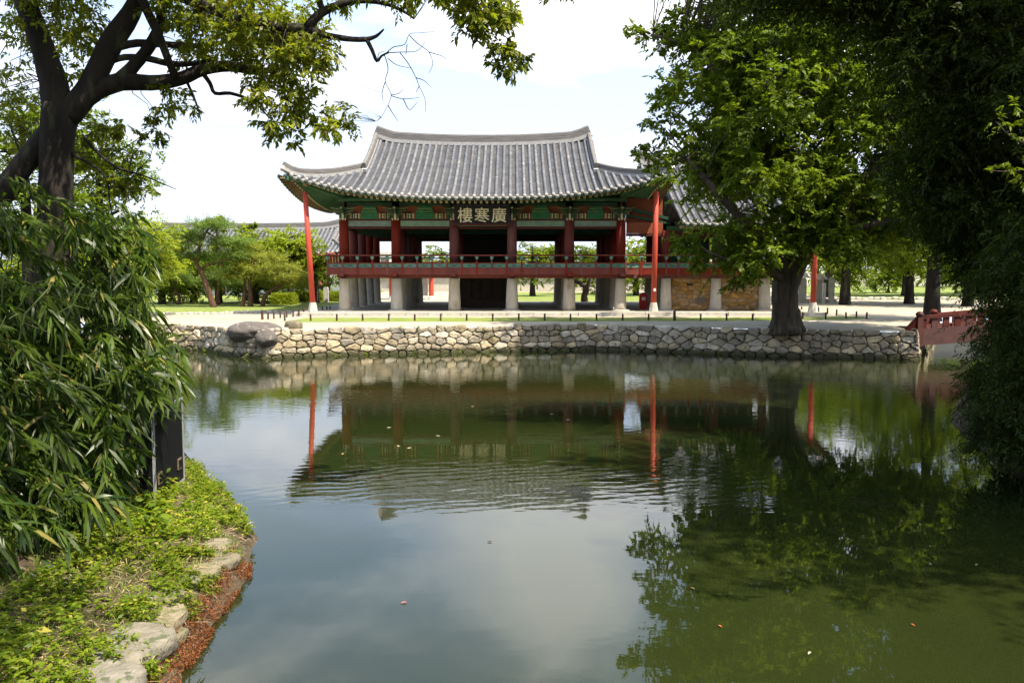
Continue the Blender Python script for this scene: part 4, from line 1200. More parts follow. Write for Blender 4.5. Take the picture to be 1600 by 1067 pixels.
HR = Roof(-27.5, 90, 12.2, 6.6, 4.75, 7.55, 0.5, 10.4, 0.45, plan=.3, rlift=.15, pitch=.42, rr=.1)
simple_hall('tiled_hall', 'long low hall with grey tiled roof behind the pines at left', HR, (-37.5, -17.5, 85.5, 94.5), 4.7)

# gate with red posts seen under the deck, plastered boundary wall with tile cap behind
gt = empty('gate'); tag(gt, 'small gate with bright red posts seen beneath the pavilion deck', 'gate')
gy = 73.0
for px_ in (674, 652, 612):
    x = P(px_, 460, gy).x
    mb = MB(); mb.lathe((x, gy, GZ), [(.28, 0), (.26, .18), (.2, .3)], 10); mb.build('stone_base', [M['white']], gt)
    mb = MB(); mb.lathe((x, gy, GZ + .3), [(.2, 0), (.19, 2.5)], 12); mb.build('post', [M['red_pole']], gt)
xa, xb = P(640, 460, gy).x, P(668, 460, gy).x
mb = MB(); mb.box(xa, xb, gy + .2, gy + .3, GZ + .3, GZ + 1.75); mb.build('door', [M['granite']], gt)
mb = MB(); mb.box(xa - 2.2, xb + .6, gy - .1, gy + .1, GZ + 1.95, GZ + 2.2); mb.build('beam', [M['celadon']], gt)
mb = MB(); mb.box(P(596, 460, gy).x, P(612, 460, gy).x, gy + .1, gy + .2, GZ + .9, GZ + 1.4); mb.build('notice_board', [M['white']], gt)
mb = MB(); mb.box(xa - 3.2, xb + 1.0, gy - 1.2, gy + 1.4, GZ + 2.9, GZ + 3.05); mb.build('eaves', [M['dark_red']], gt)

bw = empty('boundary_wall'); tag(bw, 'pale boundary wall with tile cap far behind the pavilion', 'wall')
wy = 98.0
mb = MB(); mb.box(-16, 17, wy, wy + .5, GZ - .1, 2.55); mb.build('wall_face', [M['pale_stone']], bw)
mb = MB(); mb.box(-16, 17, wy - .03, wy + .53, 2.56, 2.75); mb.build('plaster_band', [M['white']], bw)
mb = MB(); mb.sweep([(-16, wy + .25, 2.75), (17, wy + .25, 2.75)], [(-.55, 0), (.55, 0), (.12, .32), (-.12, .32)]); mb.build('tile_cap', [M['tile_pan']], bw)
cap = MB()
for k in range(88): cap.tube([(-15.8 + k * .37, wy - .33, 2.80), (-15.8 + k * .37, wy + .15, 3.06)], .07, 6)
kind(cap.build('tile_rows', [M['tile_end']], bw), 'stuff')

# a pale modern building glimpsed through the upper left bays
pb = empty('town_building'); tag(pb, 'pale town building glimpsed between the upper columns at left', 'building')
mb = MB(); mb.box(-19.5, -12.0, 118, 126, GZ, 5.4); mb.build('wall', [M['white']], pb)
mb = MB(); mb.box(-19.7, -11.8, 117.8, 126.2, 5.41, 5.75); mb.build('roof', [M['pale_stone']], pb)
for k in range(4):
    for z in (2.2, 4.0):
        mb = MB(); mb.box(-19 + k * 1.8, -17.9 + k * 1.8, 117.93, 117.99, z, z + .9); mb.build('window', [M['dark_rock']], pb)

# low stone lanterns / blocks and a stump under the trees behind the deck
# monuments on the right
def stele(label, px, Y, w, h, base=True, cap=False, m='pale_stone', rot=0.0):
    e = empty('stele'); tag(e, label, 'stele')
    x = P(px, 460, Y).x
    if base:
        mb = MB(); mb.box(x - w * .75, x + w * .75, Y - .35, Y + .35, GZ - .02, GZ + .28); mb.build('plinth', [M['granite']], e)
    mb = MB(); z0 = GZ + (.281 if base else -.02)
    pr = [(-w / 2, 0), (w / 2, 0), (w / 2, h * .92), (w * .3, h), (-w * .3, h), (-w / 2, h * .92)]
    A = [(x + a, Y - .12, z0 + b) for a, b in pr]; B = [(x + a, Y + .12, z0 + b) for a, b in pr]
    mb.add(A + B, [tuple(range(6)), tuple(range(11, 5, -1))] + [(k, (k + 1) % 6, 6 + (k + 1) % 6, 6 + k) for k in range(6)]); mb.build('slab', [M[m]], e)
    if cap:
        mb = MB(); mb.add([(x - w * .9, Y - .5, z0 + h), (x + w * .9, Y - .5, z0 + h), (x + w * .9, Y + .5, z0 + h), (x - w * .9, Y + .5, z0 + h), (x - w * .45, Y - .1, z0 + h + .4), (x + w * .45, Y - .1, z0 + h + .4), (x + w * .45, Y + .1, z0 + h + .4), (x - w * .45, Y + .1, z0 + h + .4)],
                          [(0, 3, 2, 1), (0, 1, 5, 4), (1, 2, 6, 5), (2, 3, 7, 6), (3, 0, 4, 7), (4, 5, 6, 7)]); mb.build('capstone', [M['granite']], e)
    return e
stele('pale upright stone slab between the hedge and the leftmost pillar', 509.5, 67.2, .36, 1.15, False)
stele('tall stone slab left of the right-hand red pole, with a stone cap', 1253, 66, .6, 1.55, True, True)
stele('stone slab just right of the right-hand red pole, under a wide cap', 1279, 66.5, .6, 1.45, True, True)
stele('narrow free-standing stone slab left of the far dark tree trunk', 1299, 66, .38, 1.55)
stele('narrow pale slab at the right end of the capped monuments', 1287.5, 65.3, .2, 1.5, False, m='white')

# stones edging the far lawn on the right
es = random.Random(77)
ed2 = empty('kerb_row'); tag(ed2, 'row of low stones along the shady far lawn at right', 'edging')
for k in range(26):
    p = G(1275 + k * 9.5, 467.6 + (k % 3) * .25, GZ)
    inst('stone', boulder('stone', p, (.28, .2, es.uniform(.1, .2)), M['granite'], 60 + k, sub=2, amp=.2), ed2, (p.x, p.y, GZ + .05))

# ================================================================== red bridge at the right end of the wall
br = empty('footbridge'); tag(br, 'dark red wooden footbridge leaving the right end of the pond wall', 'bridge')
bxa, bya = P(1437, 520, 36.3).x, 36.3
bxb = 27.0
def bz(x): 
    t = (x - bxa) / (bxb - bxa); return 1.16 + 0.25 * math.sin(math.pi * min(1, max(0, t))) 
for yy, nm, bxa in ((bya, 'front', bxa), (bya + 2.2, 'back', bxa + 1.6)):
    pth = [Vector((bxa + (bxb - bxa) * t / 14, yy, bz(bxa + (bxb - bxa) * t / 14))) for t in range(15)]
    mb = MB(); mb.sweep([p + Vector((0, 0, -.33)) for p in pth], [(-.06, -.34), (.06, -.34), (.06, .33), (-.06, .33)]); mb.build('side_beam', [M['bridge_red']], br)
    mb = MB(); mb.sweep([p + Vector((0, 0, .47)) for p in pth], [(-.09, -.06), (.09, -.06), (.09, .07), (-.09, .07)]); mb.build('handrail', [M['bridge_red']], br)
    n = 22
    for k in range(n):
        x = bxa + .12 + (bxb - bxa - .2) * k / n
        mb = MB(); mb.box(x - .12, x + .12, yy - .045, yy + .045, bz(x) + .006, bz(x) + .405); mb.build('baluster', [M['bridge_red']], br)
    # end post and its slanting stay
    mb = MB(); mb.box(bxa - .13, bxa + .09, yy - .12, yy + .12, .45, 1.66); mb.lathe((bxa - .02, yy, 1.66), [(.09, 0), (.15, .04), (.17, .11), (.11, .19), (.02, .22)], 10); mb.build('end_post', [M['bridge_red']], br)
    mb = MB(); mb.bar((bxa - .55, yy, 1.12), (bxa - .08, yy, 1.62), .10, .16); mb.add([(bxa - .5, yy - .03, 1.1), (bxa - .14, yy - .03, 1.1), (bxa - .14, yy - .03, 1.5), (bxa - .5, yy + .03, 1.1), (bxa - .14, yy + .03, 1.1), (bxa - .14, yy + .03, 1.5)], [(0, 1, 2), (5, 4, 3), (0, 3, 4, 1), (1, 4, 5, 2), (2, 5, 3, 0)]); mb.build('stay', [M['bridge_red']], br)
bxa -= 1.6
for k in range(26):
    x = bxa + .05 + (bxb - bxa - .1) * k / 26; w_ = (bxb - bxa - .1) / 26
    mb = MB(); mb.box(x + .008, x + w_ - .008, bya + .07, bya + 2.13, bz(x) - .06, bz(x) - .005); mb.build('plank', [M['bridge_red']], br)
for x in (bxa + 4.2, bxa + 7.6):
    mb = MB(); mb.box(x - .25, x + .25, bya + .2, bya + 2.0, -.5, bz(x) - .68); mb.build('pier', [M['granite']], br)
# ================================================================== vegetation
def np_mesh(name, verts, polys, m, smooth=False):
    """verts (N,3); polys list of (k, array (P,k))"""
    me = bpy.data.meshes.new(name)
    me.vertices.add(len(verts)); me.vertices.foreach_set('co', np.ascontiguousarray(verts, dtype=np.float32).ravel())
    nl = sum(a.size for a in polys); npol = sum(len(a) for a in polys)
    me.loops.add(nl); me.polygons.add(npol)
    li = np.concatenate([a.ravel() for a in polys]).astype(np.int32)
    tot = np.concatenate([np.full(len(a), a.shape[1], dtype=np.int32) for a in polys])
    st = np.concatenate([[0], np.cumsum(tot)[:-1]]).astype(np.int32)
    me.loops.foreach_set('vertex_index', li)
    me.polygons.foreach_set('loop_start', st)
    try: me.polygons.foreach_set('loop_total', tot)
    except Exception: pass
    me.materials.append(m)
    me.update(calc_edges=True)
    me.validate()
    return me
def unit(a): return a / (np.linalg.norm(a, axis=1, keepdims=True) + 1e-9)
def leaf_arrays(pos, d, nrm, L, W, fold=0.12, droop=0.12):
    d = unit(d); s = unit(np.cross(d, nrm)); u = np.cross(s, d)
    L = L[:, None]; W = W[:, None]
    v0 = pos; v1 = pos + d * L * .42 + s * W * .5 + u * W * fold
    v2 = pos + d * L - u * L * droop; v3 = pos + d * L * .42 - s * W * .5 + u * W * fold
    V = np.stack([v0, v1, v2, v3], 1).reshape(-1, 3)
    Fq = np.arange(len(pos) * 4).reshape(-1, 4)
    return V, [Fq]
def blade_arrays(pos, d, nrm, L, W, bend=0.35):
    """long leaf of three segments that arches downwards"""
    d = unit(d); s = unit(np.cross(d, nrm)); dn = np.array([0, 0, -1.0])
    L = L[:, None]; W = W[:, None]
    def at(t): return pos + d * L * t + dn * L * bend * t * t
    a, b = at(.28), at(.66)
    V = np.stack([pos, a + s * W * .5, a - s * W * .5, b + s * W * .42, b - s * W * .42, at(1.0)], 1).reshape(-1, 3)
    i = np.arange(len(pos)) * 6
    t1 = np.stack([i, i + 1, i + 2], 1); q = np.stack([i + 1, i + 3, i + 4, i + 2], 1); t2 = np.stack([i + 3, i + 5, i + 4], 1)
    return V, [np.concatenate([t1, t2]), q]
def sprays(rng, C, Rad, T, Mn, leaf, flat=0.55, droop=0.25, fill=0.75, ang=0.9, lw=0.5, jit=0.25, hang=0.0):
    """leafy twigs round each clump centre: leaves stand on both sides of every twig"""
    C = np.asarray(C); Rad = np.asarray(Rad); nC = len(C)
    c = np.repeat(C, T, 0); r = np.repeat(Rad, T)[:, None]
    dirs = unit(rng.normal(size=(nC * T, 3)) * np.array([1, 1, flat]))
    start = c + dirs * r * rng.uniform(0.05, fill, (nC * T, 1)) * np.array([1, 1, flat * 1.1]) + rng.normal(size=(nC * T, 3)) * r * .12
    td = unit(dirs + rng.normal(size=dirs.shape) * .45 + np.array([0, 0, -hang]))
    tl = r * rng.uniform(.35, .75, (nC * T, 1))
    n = nC * T
    t = (np.arange(Mn) + .5) / Mn
    pos = start[:, None, :] + td[:, None, :] * (tl[:, None, :] * t[None, :, None]) + np.array([0, 0, -1.0]) * (tl[:, None, :] * (t ** 2)[None, :, None] * droop)
    up = unit(rng.normal(size=(n, 3)) * .35 + np.array([0, 0, 1.0]))
    sd = unit(np.cross(td, up))
    sign = np.where(np.arange(Mn) % 2 == 0, 1.0, -1.0)
    ld = td[:, None, :] * math.cos(ang) + sd[:, None, :] * (sign[None, :, None] * math.sin(ang)) + np.array([0, 0, -droop])
    pos = pos.reshape(-1, 3); ld = unit(ld.reshape(-1, 3) + rng.normal(size=(n * Mn, 3)) * jit)
    nr = unit(np.repeat(up, Mn, 0) + rng.normal(size=(n * Mn, 3)) * .35)
    L = leaf * rng.uniform(.7, 1.25, n * Mn)
    return pos, ld, nr, L, L * lw
def crown_obj(name, arr, m, parent, blade=False, **kw):
    V, Fc = (blade_arrays if blade else leaf_arrays)(*arr, **kw)
    return kind(inst(name, np_mesh(name, V, Fc, m), parent), 'stuff')
def cat_arr(lst): return tuple(np.concatenate([a[i] for a in lst]) for i in range(5))

class Tree:
    def __init__(s, name, label, cat='tree', group=None, bark='bark', seed=1):
        s.e = empty(name); tag(s.e, label, cat, group); s.nodes = []; s.bark = M[bark]; s.rng = np.random.default_rng(seed); s.rnd = random.Random(seed); s.arr = []
    def limb(s, pts, radii, part='branch', n=10, wob=0.06, smooth=True, sub=3):
        """tube through the points (Catmull-Rom)"""
        pts = [Vector(p) for p in pts]; out, rr = [], []
        for i in range(len(pts) - 1):
            p0, p1, p2, p3 = pts[max(0, i - 1)], pts[i], pts[i + 1], pts[min(len(pts) - 1, i + 2)]
            for k in range(sub):
                t = k / sub
                out.append(0.5 * ((2 * p1) + (p2 - p0) * t + (2 * p0 - 5 * p1 + 4 * p2 - p3) * t * t + (3 * p1 - p0 - 3 * p2 + p3) * t ** 3)); rr.append(radii[i] + (radii[i + 1] - radii[i]) * t)
        out.append(pts[-1]); rr.append(radii[-1])
        mb = MB(); mb.tube(out, rr, n, wob=wob, seed=s.rnd.randint(0, 9999))
        s.nodes += [(p, r_) for p, r_ in zip(out, rr)]
        return mb.build(part, [s.bark], s.e, smooth)
    def twigs(s, C, r0=0.05, name='twigs', sag=0.1, maxd=99):
        """thin curved twigs from the nearest limb to each clump"""
        mb = MB(); N = np.array([tuple(p) for p, _ in s.nodes]); RR = [r_ for _, r_ in s.nodes]
        for c in C:
            d = np.linalg.norm(N - np.array(c), axis=1) + np.maximum(0, N[:, 2] - c[2]) * .4
            i = int(np.argmin(d)); a = Vector(N[i]); b = Vector(c)
            if (b - a).length > maxd: continue
            r = min(RR[i] * .6, r0 * (0.5 + .12 * (b - a).length))
            m1 = a.lerp(b, .4) + Vector((s.rnd.uniform(-1, 1), s.rnd.uniform(-1, 1), s.rnd.uniform(.2, 1))) * (b - a).length * sag
            m2 = a.lerp(b, .75) + Vector((s.rnd.uniform(-1, 1), s.rnd.uniform(-1, 1), s.rnd.uniform(0, .8))) * (b - a).length * sag
            mb.tube([a, m1, m2, b], [r, r * .7, r * .45, r * .15], 5, cap=False)
        if mb.v: kind(mb.build(name, [s.bark], s.e, True), 'stuff')
    def leaves(s, C, Rad, T, Mn, leaf, **kw): s.arr.append(sprays(s.rng, C, Rad, T, Mn, leaf, **kw))
    def crown(s, m, name='crown', blade=False, **kw):
        o = crown_obj(name, cat_arr(s.arr), M[m], s.e, blade, **kw); s.arr = []; return o

def blob_points(rng, ells, n, shell=0.55):
    """clump centres inside a union of ellipsoids (cx,cy,cz,rx,ry,rz), biased to the outside"""
    w = np.array([e[3] * e[4] * e[5] for e in ells]) ** .67; w /= w.sum(); out = []
    for k in rng.choice(len(ells), n, p=w):
        e = ells[k]; d = rng.normal(size=3); d /= np.linalg.norm(d)
        r_ = rng.uniform(shell, 1.0) if rng.random() < .8 else rng.uniform(.1, shell)
        out.append((e[0] + d[0] * e[3] * r_, e[1] + d[1] * e[4] * r_, e[2] + d[2] * e[5] * r_))
    return np.array(out)
def E(px, py, Y, rpx, rpy, ry):
    """ellipsoid at photo position (px,py), depth Y, radii in photo pixels"""
    p = P(px, py, Y); k = Y / F_PX
    return (p.x, p.y, p.z, rpx * k, ry, rpy * k)

weeds_later()
# ---------------------------------------------------------------- big zelkova by the pond wall (right)
tz = Tree('zelkova_tree', 'big broad-leaved tree with thick trunk standing on the pond wall at right', seed=4)
b0 = G(1229, 515, GZ)
ty = b0.y
tz.limb([P(1229, 520, ty), P(1228, 503, ty), P(1226, 480, ty), P(1226, 455, ty), P(1232, 430, ty), P(1247, 400, ty), P(1262, 370, ty)],
        [.80, .64, .54, .52, .55, .52, .44], 'trunk', 18, wob=.10)
for k, a in enumerate((0.2, 1.3, 2.4, 3.5, 4.6, 5.6)):      # root flare
    p = Vector((b0.x, ty, GZ)); d = Vector((math.cos(a), math.sin(a), 0))
    tz.limb([p + d * .30 + Vector((0, 0, .75)), p + d * .48 + Vector((0, 0, .25)), p + d * .80 + Vector((0, 0, -.03))], [.26, .2, .07], 'root', 8, wob=.1)
limbs = [([(1232, 430, ty), (1200, 392, ty - 1), (1165, 350, ty - 2), (1120, 300, ty - 2.5), (1075, 250, ty - 2)], [.34, .26, .2, .14, .06]),
         ([(1262, 370, ty), (1230, 300, ty - .5), (1190, 220, ty - 1), (1140, 140, ty - 1), (1090, 80, ty - .5), (1020, 55, ty)], [.42, .34, .26, .18, .12, .05]),
         ([(1262, 370, ty), (1290, 280, ty + 1), (1300, 180, ty + 1), (1290, 60, ty + 1), (1270, -60, ty + 1)], [.42, .34, .28, .2, .08]),
         ([(1262, 370, ty), (1320, 310, ty - 1), (1390, 240, ty - 1), (1450, 150, ty - 1), (1500, 60, ty)], [.38, .3, .24, .16, .07]),
         ([(1247, 400, ty), (1300, 370, ty - 2), (1360, 350, ty - 3), (1430, 340, ty - 3)], [.26, .2, .14, .06]),
         ([(1226, 440, ty), (1190, 415, ty - 1.5), (1150, 410, ty - 2.5), (1110, 395, ty - 3)], [.2, .15, .1, .04]),
         ([(1230, 300, ty - .5), (1180, 270, ty + 2), (1120, 230, ty + 3), (1060, 180, ty + 3)], [.22, .17, .12, .05])]
for pts, rr in limbs: tz.limb([P(*p) for p in pts], rr, 'branch', 8)
ells = [E(1150, 140, ty - 1, 130, 110, 4.5), E(1142, 258, ty - 1.5, 98, 84, 4.5), E(1095, 60, ty, 62, 48, 2.5), E(1280, 60, ty, 180, 150, 5.5), E(1230, 250, ty - 1, 150, 110, 5),
        E(1165, 375, ty - 2, 66, 46, 2.6), E(1160, 412, ty - 2.5, 38, 30, 1.4), E(1400, 180, ty - .5, 170, 170, 6), E(1330, 330, ty - 1.5, 120, 52, 4), E(1240, -60, ty, 220, 110, 6), E(1460, 300, ty - 1, 110, 95, 4.5), E(1265, 365, ty - 2.6, 75, 28, 1.2), E(1330, 385, ty - 2.0, 50, 24, 1.2)]
Cz = blob_points(tz.rng, ells, 640, .55)
extra = np.array([tuple(P(x, y, ty + d)) for x, y, d in ((995, 45, 0), (1012, 58, .5), (1030, 78, 0), (1040, 42, .5), (1060, 25, -.5), (1030, 158, -.5), (1022, 190, 0), (1012, 240, .5), (1002, 238, 1), (1040, 210, 0), (1055, 130, 0), (1075, 110, .5), (1028, 262, 0), (1080, 390, -2), (1098, 408, -2), (1150, 438, -2.4), (1160, 425, -2), (1070, 375, -2))])
Cz = np.concatenate([Cz, extra]); Rz = np.concatenate([tz.rng.uniform(.75, 1.3, 640), np.full(len(extra), .62)])
tz.twigs(Cz, .05)
tz.leaves(Cz, Rz, 15, 14, .20, flat=.5, droop=.22, lw=.52)
Ci = blob_points(tz.rng, [(e[0], e[1] + .8, e[2], e[3] * .85, e[4] * .8, e[5] * .85) for e in ells], 230, .1)
tz.leaves(Ci, tz.rng.uniform(.9, 1.4, 230), 13, 13, .27, flat=.6, droop=.2, lw=.55)
tz.crown('leaf_zel')

# ---------------------------------------------------------------- other trees on the far right bank
def round_tree(name, label, base, h, cr, m, seed, trunk_r=.25, n=60, leaf=.22, cz=.62, T=10, Mn=10, rz=None, lean=(0, 0), bark='bark_dk', clr=.85, flat=.55):
    t = Tree(name, label, seed=seed, bark=bark); b = Vector(base); rz = rz or cr * .75
    top = b + Vector((lean[0], lean[1], h * .8))
    t.limb([b + Vector((0, 0, -.05)), b + Vector((lean[0] * .1, lean[1] * .1, h * .12)), b.lerp(top, .5), top], [trunk_r * 1.35, trunk_r, trunk_r * .75, trunk_r * .25], 'trunk', 10)
    c = b + Vector((lean[0], lean[1], h - rz))
    C = blob_points(t.rng, [(c.x, c.y, c.z, cr * .85, cr * .85, rz * .85), (c.x - cr * .4, c.y - cr * .2, c.z - rz * .35, cr * .55, cr * .55, rz * .5), (c.x + cr * .45, c.y, c.z + rz * .2, cr * .5, cr * .5, rz * .55)], n)
    t.twigs(C, .05, 'twigs')
    t.leaves(C, t.rng.uniform(.6, 1.1, n) * clr * cr / 3.2, T, Mn, leaf, flat=flat)
    t.crown(m); return t
round_tree('roadside_tree', 'dark-trunked tree right of the stone slabs at the lawn edge', G(1320, 476, GZ), 9.0, 5.0, 'leaf_mid', 21, .36, 110, .24, rz=3.6, T=12)
round_tree('roadside_tree', 'broad tree with pale lit trunk beside the footbridge end', G(1456, 500, GZ), 10.5, 4.6, 'leaf_zel', 22, .36, 110, .2, rz=4.2, T=12)
round_tree('lawn_tree', 'small dark-stemmed tree standing on the bright far lawn', G(1414, 462.5, GZ), 8.0, 6.0, 'leaf_mid', 23, .3, 110, .3, rz=3.0)
round_tree('lawn_tree', 'bushy tree at the far right end of the bright lawn', (44.0, 84.0, GZ), 11.0, 7.5, 'leaf_zel', 24, .35, 110, .32, rz=5.0)
round_tree('lawn_tree', 'leafy tree behind the annex roof near the stone slabs', (27.5, 78.0, GZ), 12.0, 6.0, 'leaf_mid', 25, .35, 110, .3, rz=5)

round_tree('lawn_tree', 'spreading bright tree between the two far trunks at right', (G(1388, 472, GZ).x, 64.0, GZ), 9.5, 5.0, 'leaf_mid', 26, .3, 120, .24, rz=3.8, T=12)
round_tree('lawn_tree', 'leafy tree behind the red footbridge', (30.5, 60.0, GZ), 11.0, 5.5, 'leaf_mid', 27, .3, 120, .26, rz=4.6, T=12)
round_tree('lawn_tree', 'tree standing behind the right red pole and monuments', (24.0, 71.0, GZ), 9.0, 4.4, 'leaf_mid', 28, .28, 100, .24, rz=3.4, T=12)
for k, (bx_, by_, h_, r_) in enumerate(((27, 92, 3.6, 3.2), (33, 90, 4.4, 3.6), (39, 93, 3.8, 3.4), (45, 91, 4.6, 3.8), (51, 94, 4.2, 3.6), (57, 92, 5.0, 4.0))):
    t_ = Tree('bush', f'{ORD[k]} bush from the left behind the bright far lawn', 'bush', 'bushes behind the far lawn', seed=120 + k)
    t_.limb([(bx_, by_, GZ - .05), (bx_ + .1, by_, GZ + h_ * .6)], [.14, .05], 'stem', 6)
    C_ = blob_points(t_.rng, [(bx_, by_, GZ + h_ * .5, r_, 1.6, h_ * .45)], 50, .3); C_[:, 2] = np.maximum(C_[:, 2], GZ + .35)
    t_.leaves(C_, np.full(50, 1.0), 9, 9, .3); t_.crown('leaf_zel')
# ---------------------------------------------------------------- trees far behind the pavilion and at left
def far_tree(label, px, top, Y, cr, m, seed, gz=GZ, **kw):
    p = P(px, top, Y); return round_tree('far_tree', label, (p.x, Y, gz), p.z - gz, cr, m, seed, trunk_r=.25, **kw)
far_tree('bright green tree seen through the third upper bay of the pavilion', 690, 372, 104, 3.6, 'leaf_mid', 31, n=40, leaf=.3)
far_tree('leafy tree seen through the bay right of the name board', 832, 366, 82, 3.4, 'leaf_mid', 32, n=60, leaf=.25)
far_tree('leafy tree seen through the fifth bay behind the pavilion', 915, 372, 88, 3.6, 'leaf_mid', 33, n=60, leaf=.25)
far_tree('leafy tree seen through the gap left of the right red pole', 995, 368, 84, 3.6, 'leaf_mid', 34, n=60, leaf=.25)
far_tree('tall tree rising behind the pavilion and annex roofs at right', 1085, 235, 86, 7.0, 'leaf_mid', 35, n=120, leaf=.32, rz=6)
# crooked small tree just behind the lower bay
ct = Tree('crooked_tree', 'small crooked tree seen beneath the deck right of the fourth pillar', seed=36, bark='bark')
cy_ = 66.0
ct.limb([P(914, 474, cy_), P(913, 462, cy_), P(917, 452, cy_), P(908, 444, cy_), P(896, 438, cy_), P(880, 432, cy_)], [.3, .22, .2, .15, .12, .06], 'trunk', 10)
ct.limb([P(917, 452, cy_), P(920, 440, cy_), P(925, 420, cy_)], [.16, .12, .06], 'branch', 8)
Cc = blob_points(ct.rng, [E(905, 408, cy_, 40, 22, 1.6)], 26); ct.leaves(Cc, np.full(26, .7), 8, 9, .2); ct.crown('leaf_mid')
# lime-green trees left behind the trunk, between bamboo and pines
far_tree('bright yellow-green tree between the bamboo and the pines', 196, 312, 47, 3.2, 'leaf_lime', 41, n=120, leaf=.17, rz=2.7, T=12)
far_tree('yellow-green tree at the far left behind the bamboo', 95, 325, 52, 3.4, 'leaf_lime', 42, n=100, leaf=.2, rz=2.8)
far_tree('green tree rising behind the leaning dark trunk at far left', 30, 90, 30, 3.6, 'leaf_mid', 43, gz=.55, n=110, leaf=.15, rz=3.4, T=12)
far_tree('thin-leaved tree right behind the dark trunk at left', 150, 185, 27, 2.0, 'leaf_mid', 44, gz=.45, n=60, leaf=.13, rz=2.0, T=10)

# ---------------------------------------------------------------- pines on the left lawn
def pine(label, px, py, pads_, trunk, Y=None, m='leaf_pine', seed=1, tr=.2):
    """trunk through photo points at one depth; flat needle pads"""
    t = Tree('pine_tree', label, seed=seed, bark='bark_pine'); b = G(px, py, GZ); Y = b.y
    pts = [P(x, y, Y) for x, y in trunk]; pts[0].z -= .08
    n = len(pts); t.limb(pts, [tr * (1.25 - .85 * i / (n - 1)) for i in range(n)], 'trunk', 10, wob=.08)
    C, Rr = [], []
    for (x, y, rx, ry) in pads_:
        e = E(x, y, Y + t.rnd.uniform(-.8, .8), rx, ry * .62, rx * Y / F_PX * .8)
        k = max(6, int(rx * ry / 22)); q = blob_points(t.rng, [e], k, .3); C.append(q); Rr.append(np.full(k, .52))
        pc = P(x, y + ry * .5, Y); 
        j = min(range(n), key=lambda i: (pts[i] - pc).length); t.limb([pts[j], pts[j].lerp(pc, .5) + Vector((0, 0, .1)), pc], [tr * .45, tr * .3, tr * .1], 'branch', 6)
    C = np.concatenate(C); Rr = np.concatenate(Rr)
    t.arr.append(sprays(t.rng, C, Rr, 24, 9, .22, flat=.32, droop=-.25, lw=.13, ang=.55, jit=.5))
    t.crown(m, fold=.0, droop=.0)
    return t
pine('tall pine with leaning reddish trunk at the middle of the left lawn', 333, 480, [(292, 368, 46, 16), (330, 352, 40, 14), (350, 378, 46, 15), (312, 402, 40, 13), (275, 385, 30, 13), (362, 398, 36, 12)],
     [(334, 480), (328, 462), (320, 440), (312, 420), (306, 408), (312, 385), (322, 362)], seed=51, tr=.18)
pine('small crooked pine at the left end of the lawn', 278, 476, [(272, 432, 30, 11), (292, 442, 26, 9), (258, 445, 20, 9)], [(278, 476), (280, 465), (275, 455), (274, 442), (276, 432)], seed=52, tr=.12)
pine('dark straight pine right behind the leaning pine trunk', 341, 476, [(345, 428, 34, 14), (330, 440, 28, 11), (360, 442, 30, 11), (345, 405, 28, 12)], [(341, 476), (341, 460), (342, 440), (344, 415)], seed=53, tr=.15)
pine('low spreading pine with slanting trunk left of the hedge', 379, 479, [(378, 418, 34, 12), (398, 432, 30, 11), (362, 430, 22, 10)], [(378, 479), (381, 465), (383, 450), (382, 430)], m='leaf_pine2', seed=54, tr=.14)
pine('twin-stemmed yellowish pine in the middle of the garden', 391, 479, [(395, 405, 34, 13), (420, 420, 32, 11), (392, 390, 26, 10), (425, 402, 26, 10)], [(391, 479), (392, 462), (390, 445), (393, 425), (400, 408)], m='leaf_pine2', seed=55, tr=.15)
pine('yellowish pine nearest the hedge with wide low branches', 411, 479, [(440, 432, 38, 11), (465, 445, 26, 9), (430, 445, 28, 9), (452, 420, 28, 10)], [(410, 479), (413, 466), (422, 455), (436, 447), (446, 441)], m='leaf_pine2', seed=56, tr=.14)
# feathery bright shrubs and trees behind the pines
far_tree('pale feathery tree with a thin spire behind the pines', 338, 322, 66, 1.2, 'leaf_lime', 61, n=26, leaf=.16, rz=2.3)
far_tree('feathery tree just left of the tall red pole, behind pines', 452, 345, 63.5, 2.3, 'leaf_lime', 62, n=100, leaf=.17, rz=2.1, T=12)
far_tree('feathery yellow-green tree in the middle behind the pines', 396, 345, 65, 2.6, 'leaf_lime', 63, n=110, leaf=.17, rz=2.2, T=12)
far_tree('leafy tree behind the crape myrtle under the hall roof', 492, 372, 66, 1.2, 'leaf_lime', 64, n=50, leaf=.16, rz=1.8, T=10)
far_tree('small pointed tree behind the pines left of the hall ridge', 383, 332, 70, 1.0, 'leaf_mid', 65, n=30, leaf=.16, rz=1.8)
far_tree('dark leafy bush tree behind the pine trunks', 300, 378, 66, 3.4, 'leaf_mid', 66, n=90, leaf=.2, rz=2.4)
far_tree('dark leafy bush tree behind the yellowish pines', 425, 378, 67, 3.4, 'leaf_mid', 67, n=90, leaf=.2, rz=2.4)
far_tree('green bush tree at the left end behind the small pine', 250, 362, 64, 3.2, 'leaf_mid', 68, n=90, leaf=.2, rz=2.4)
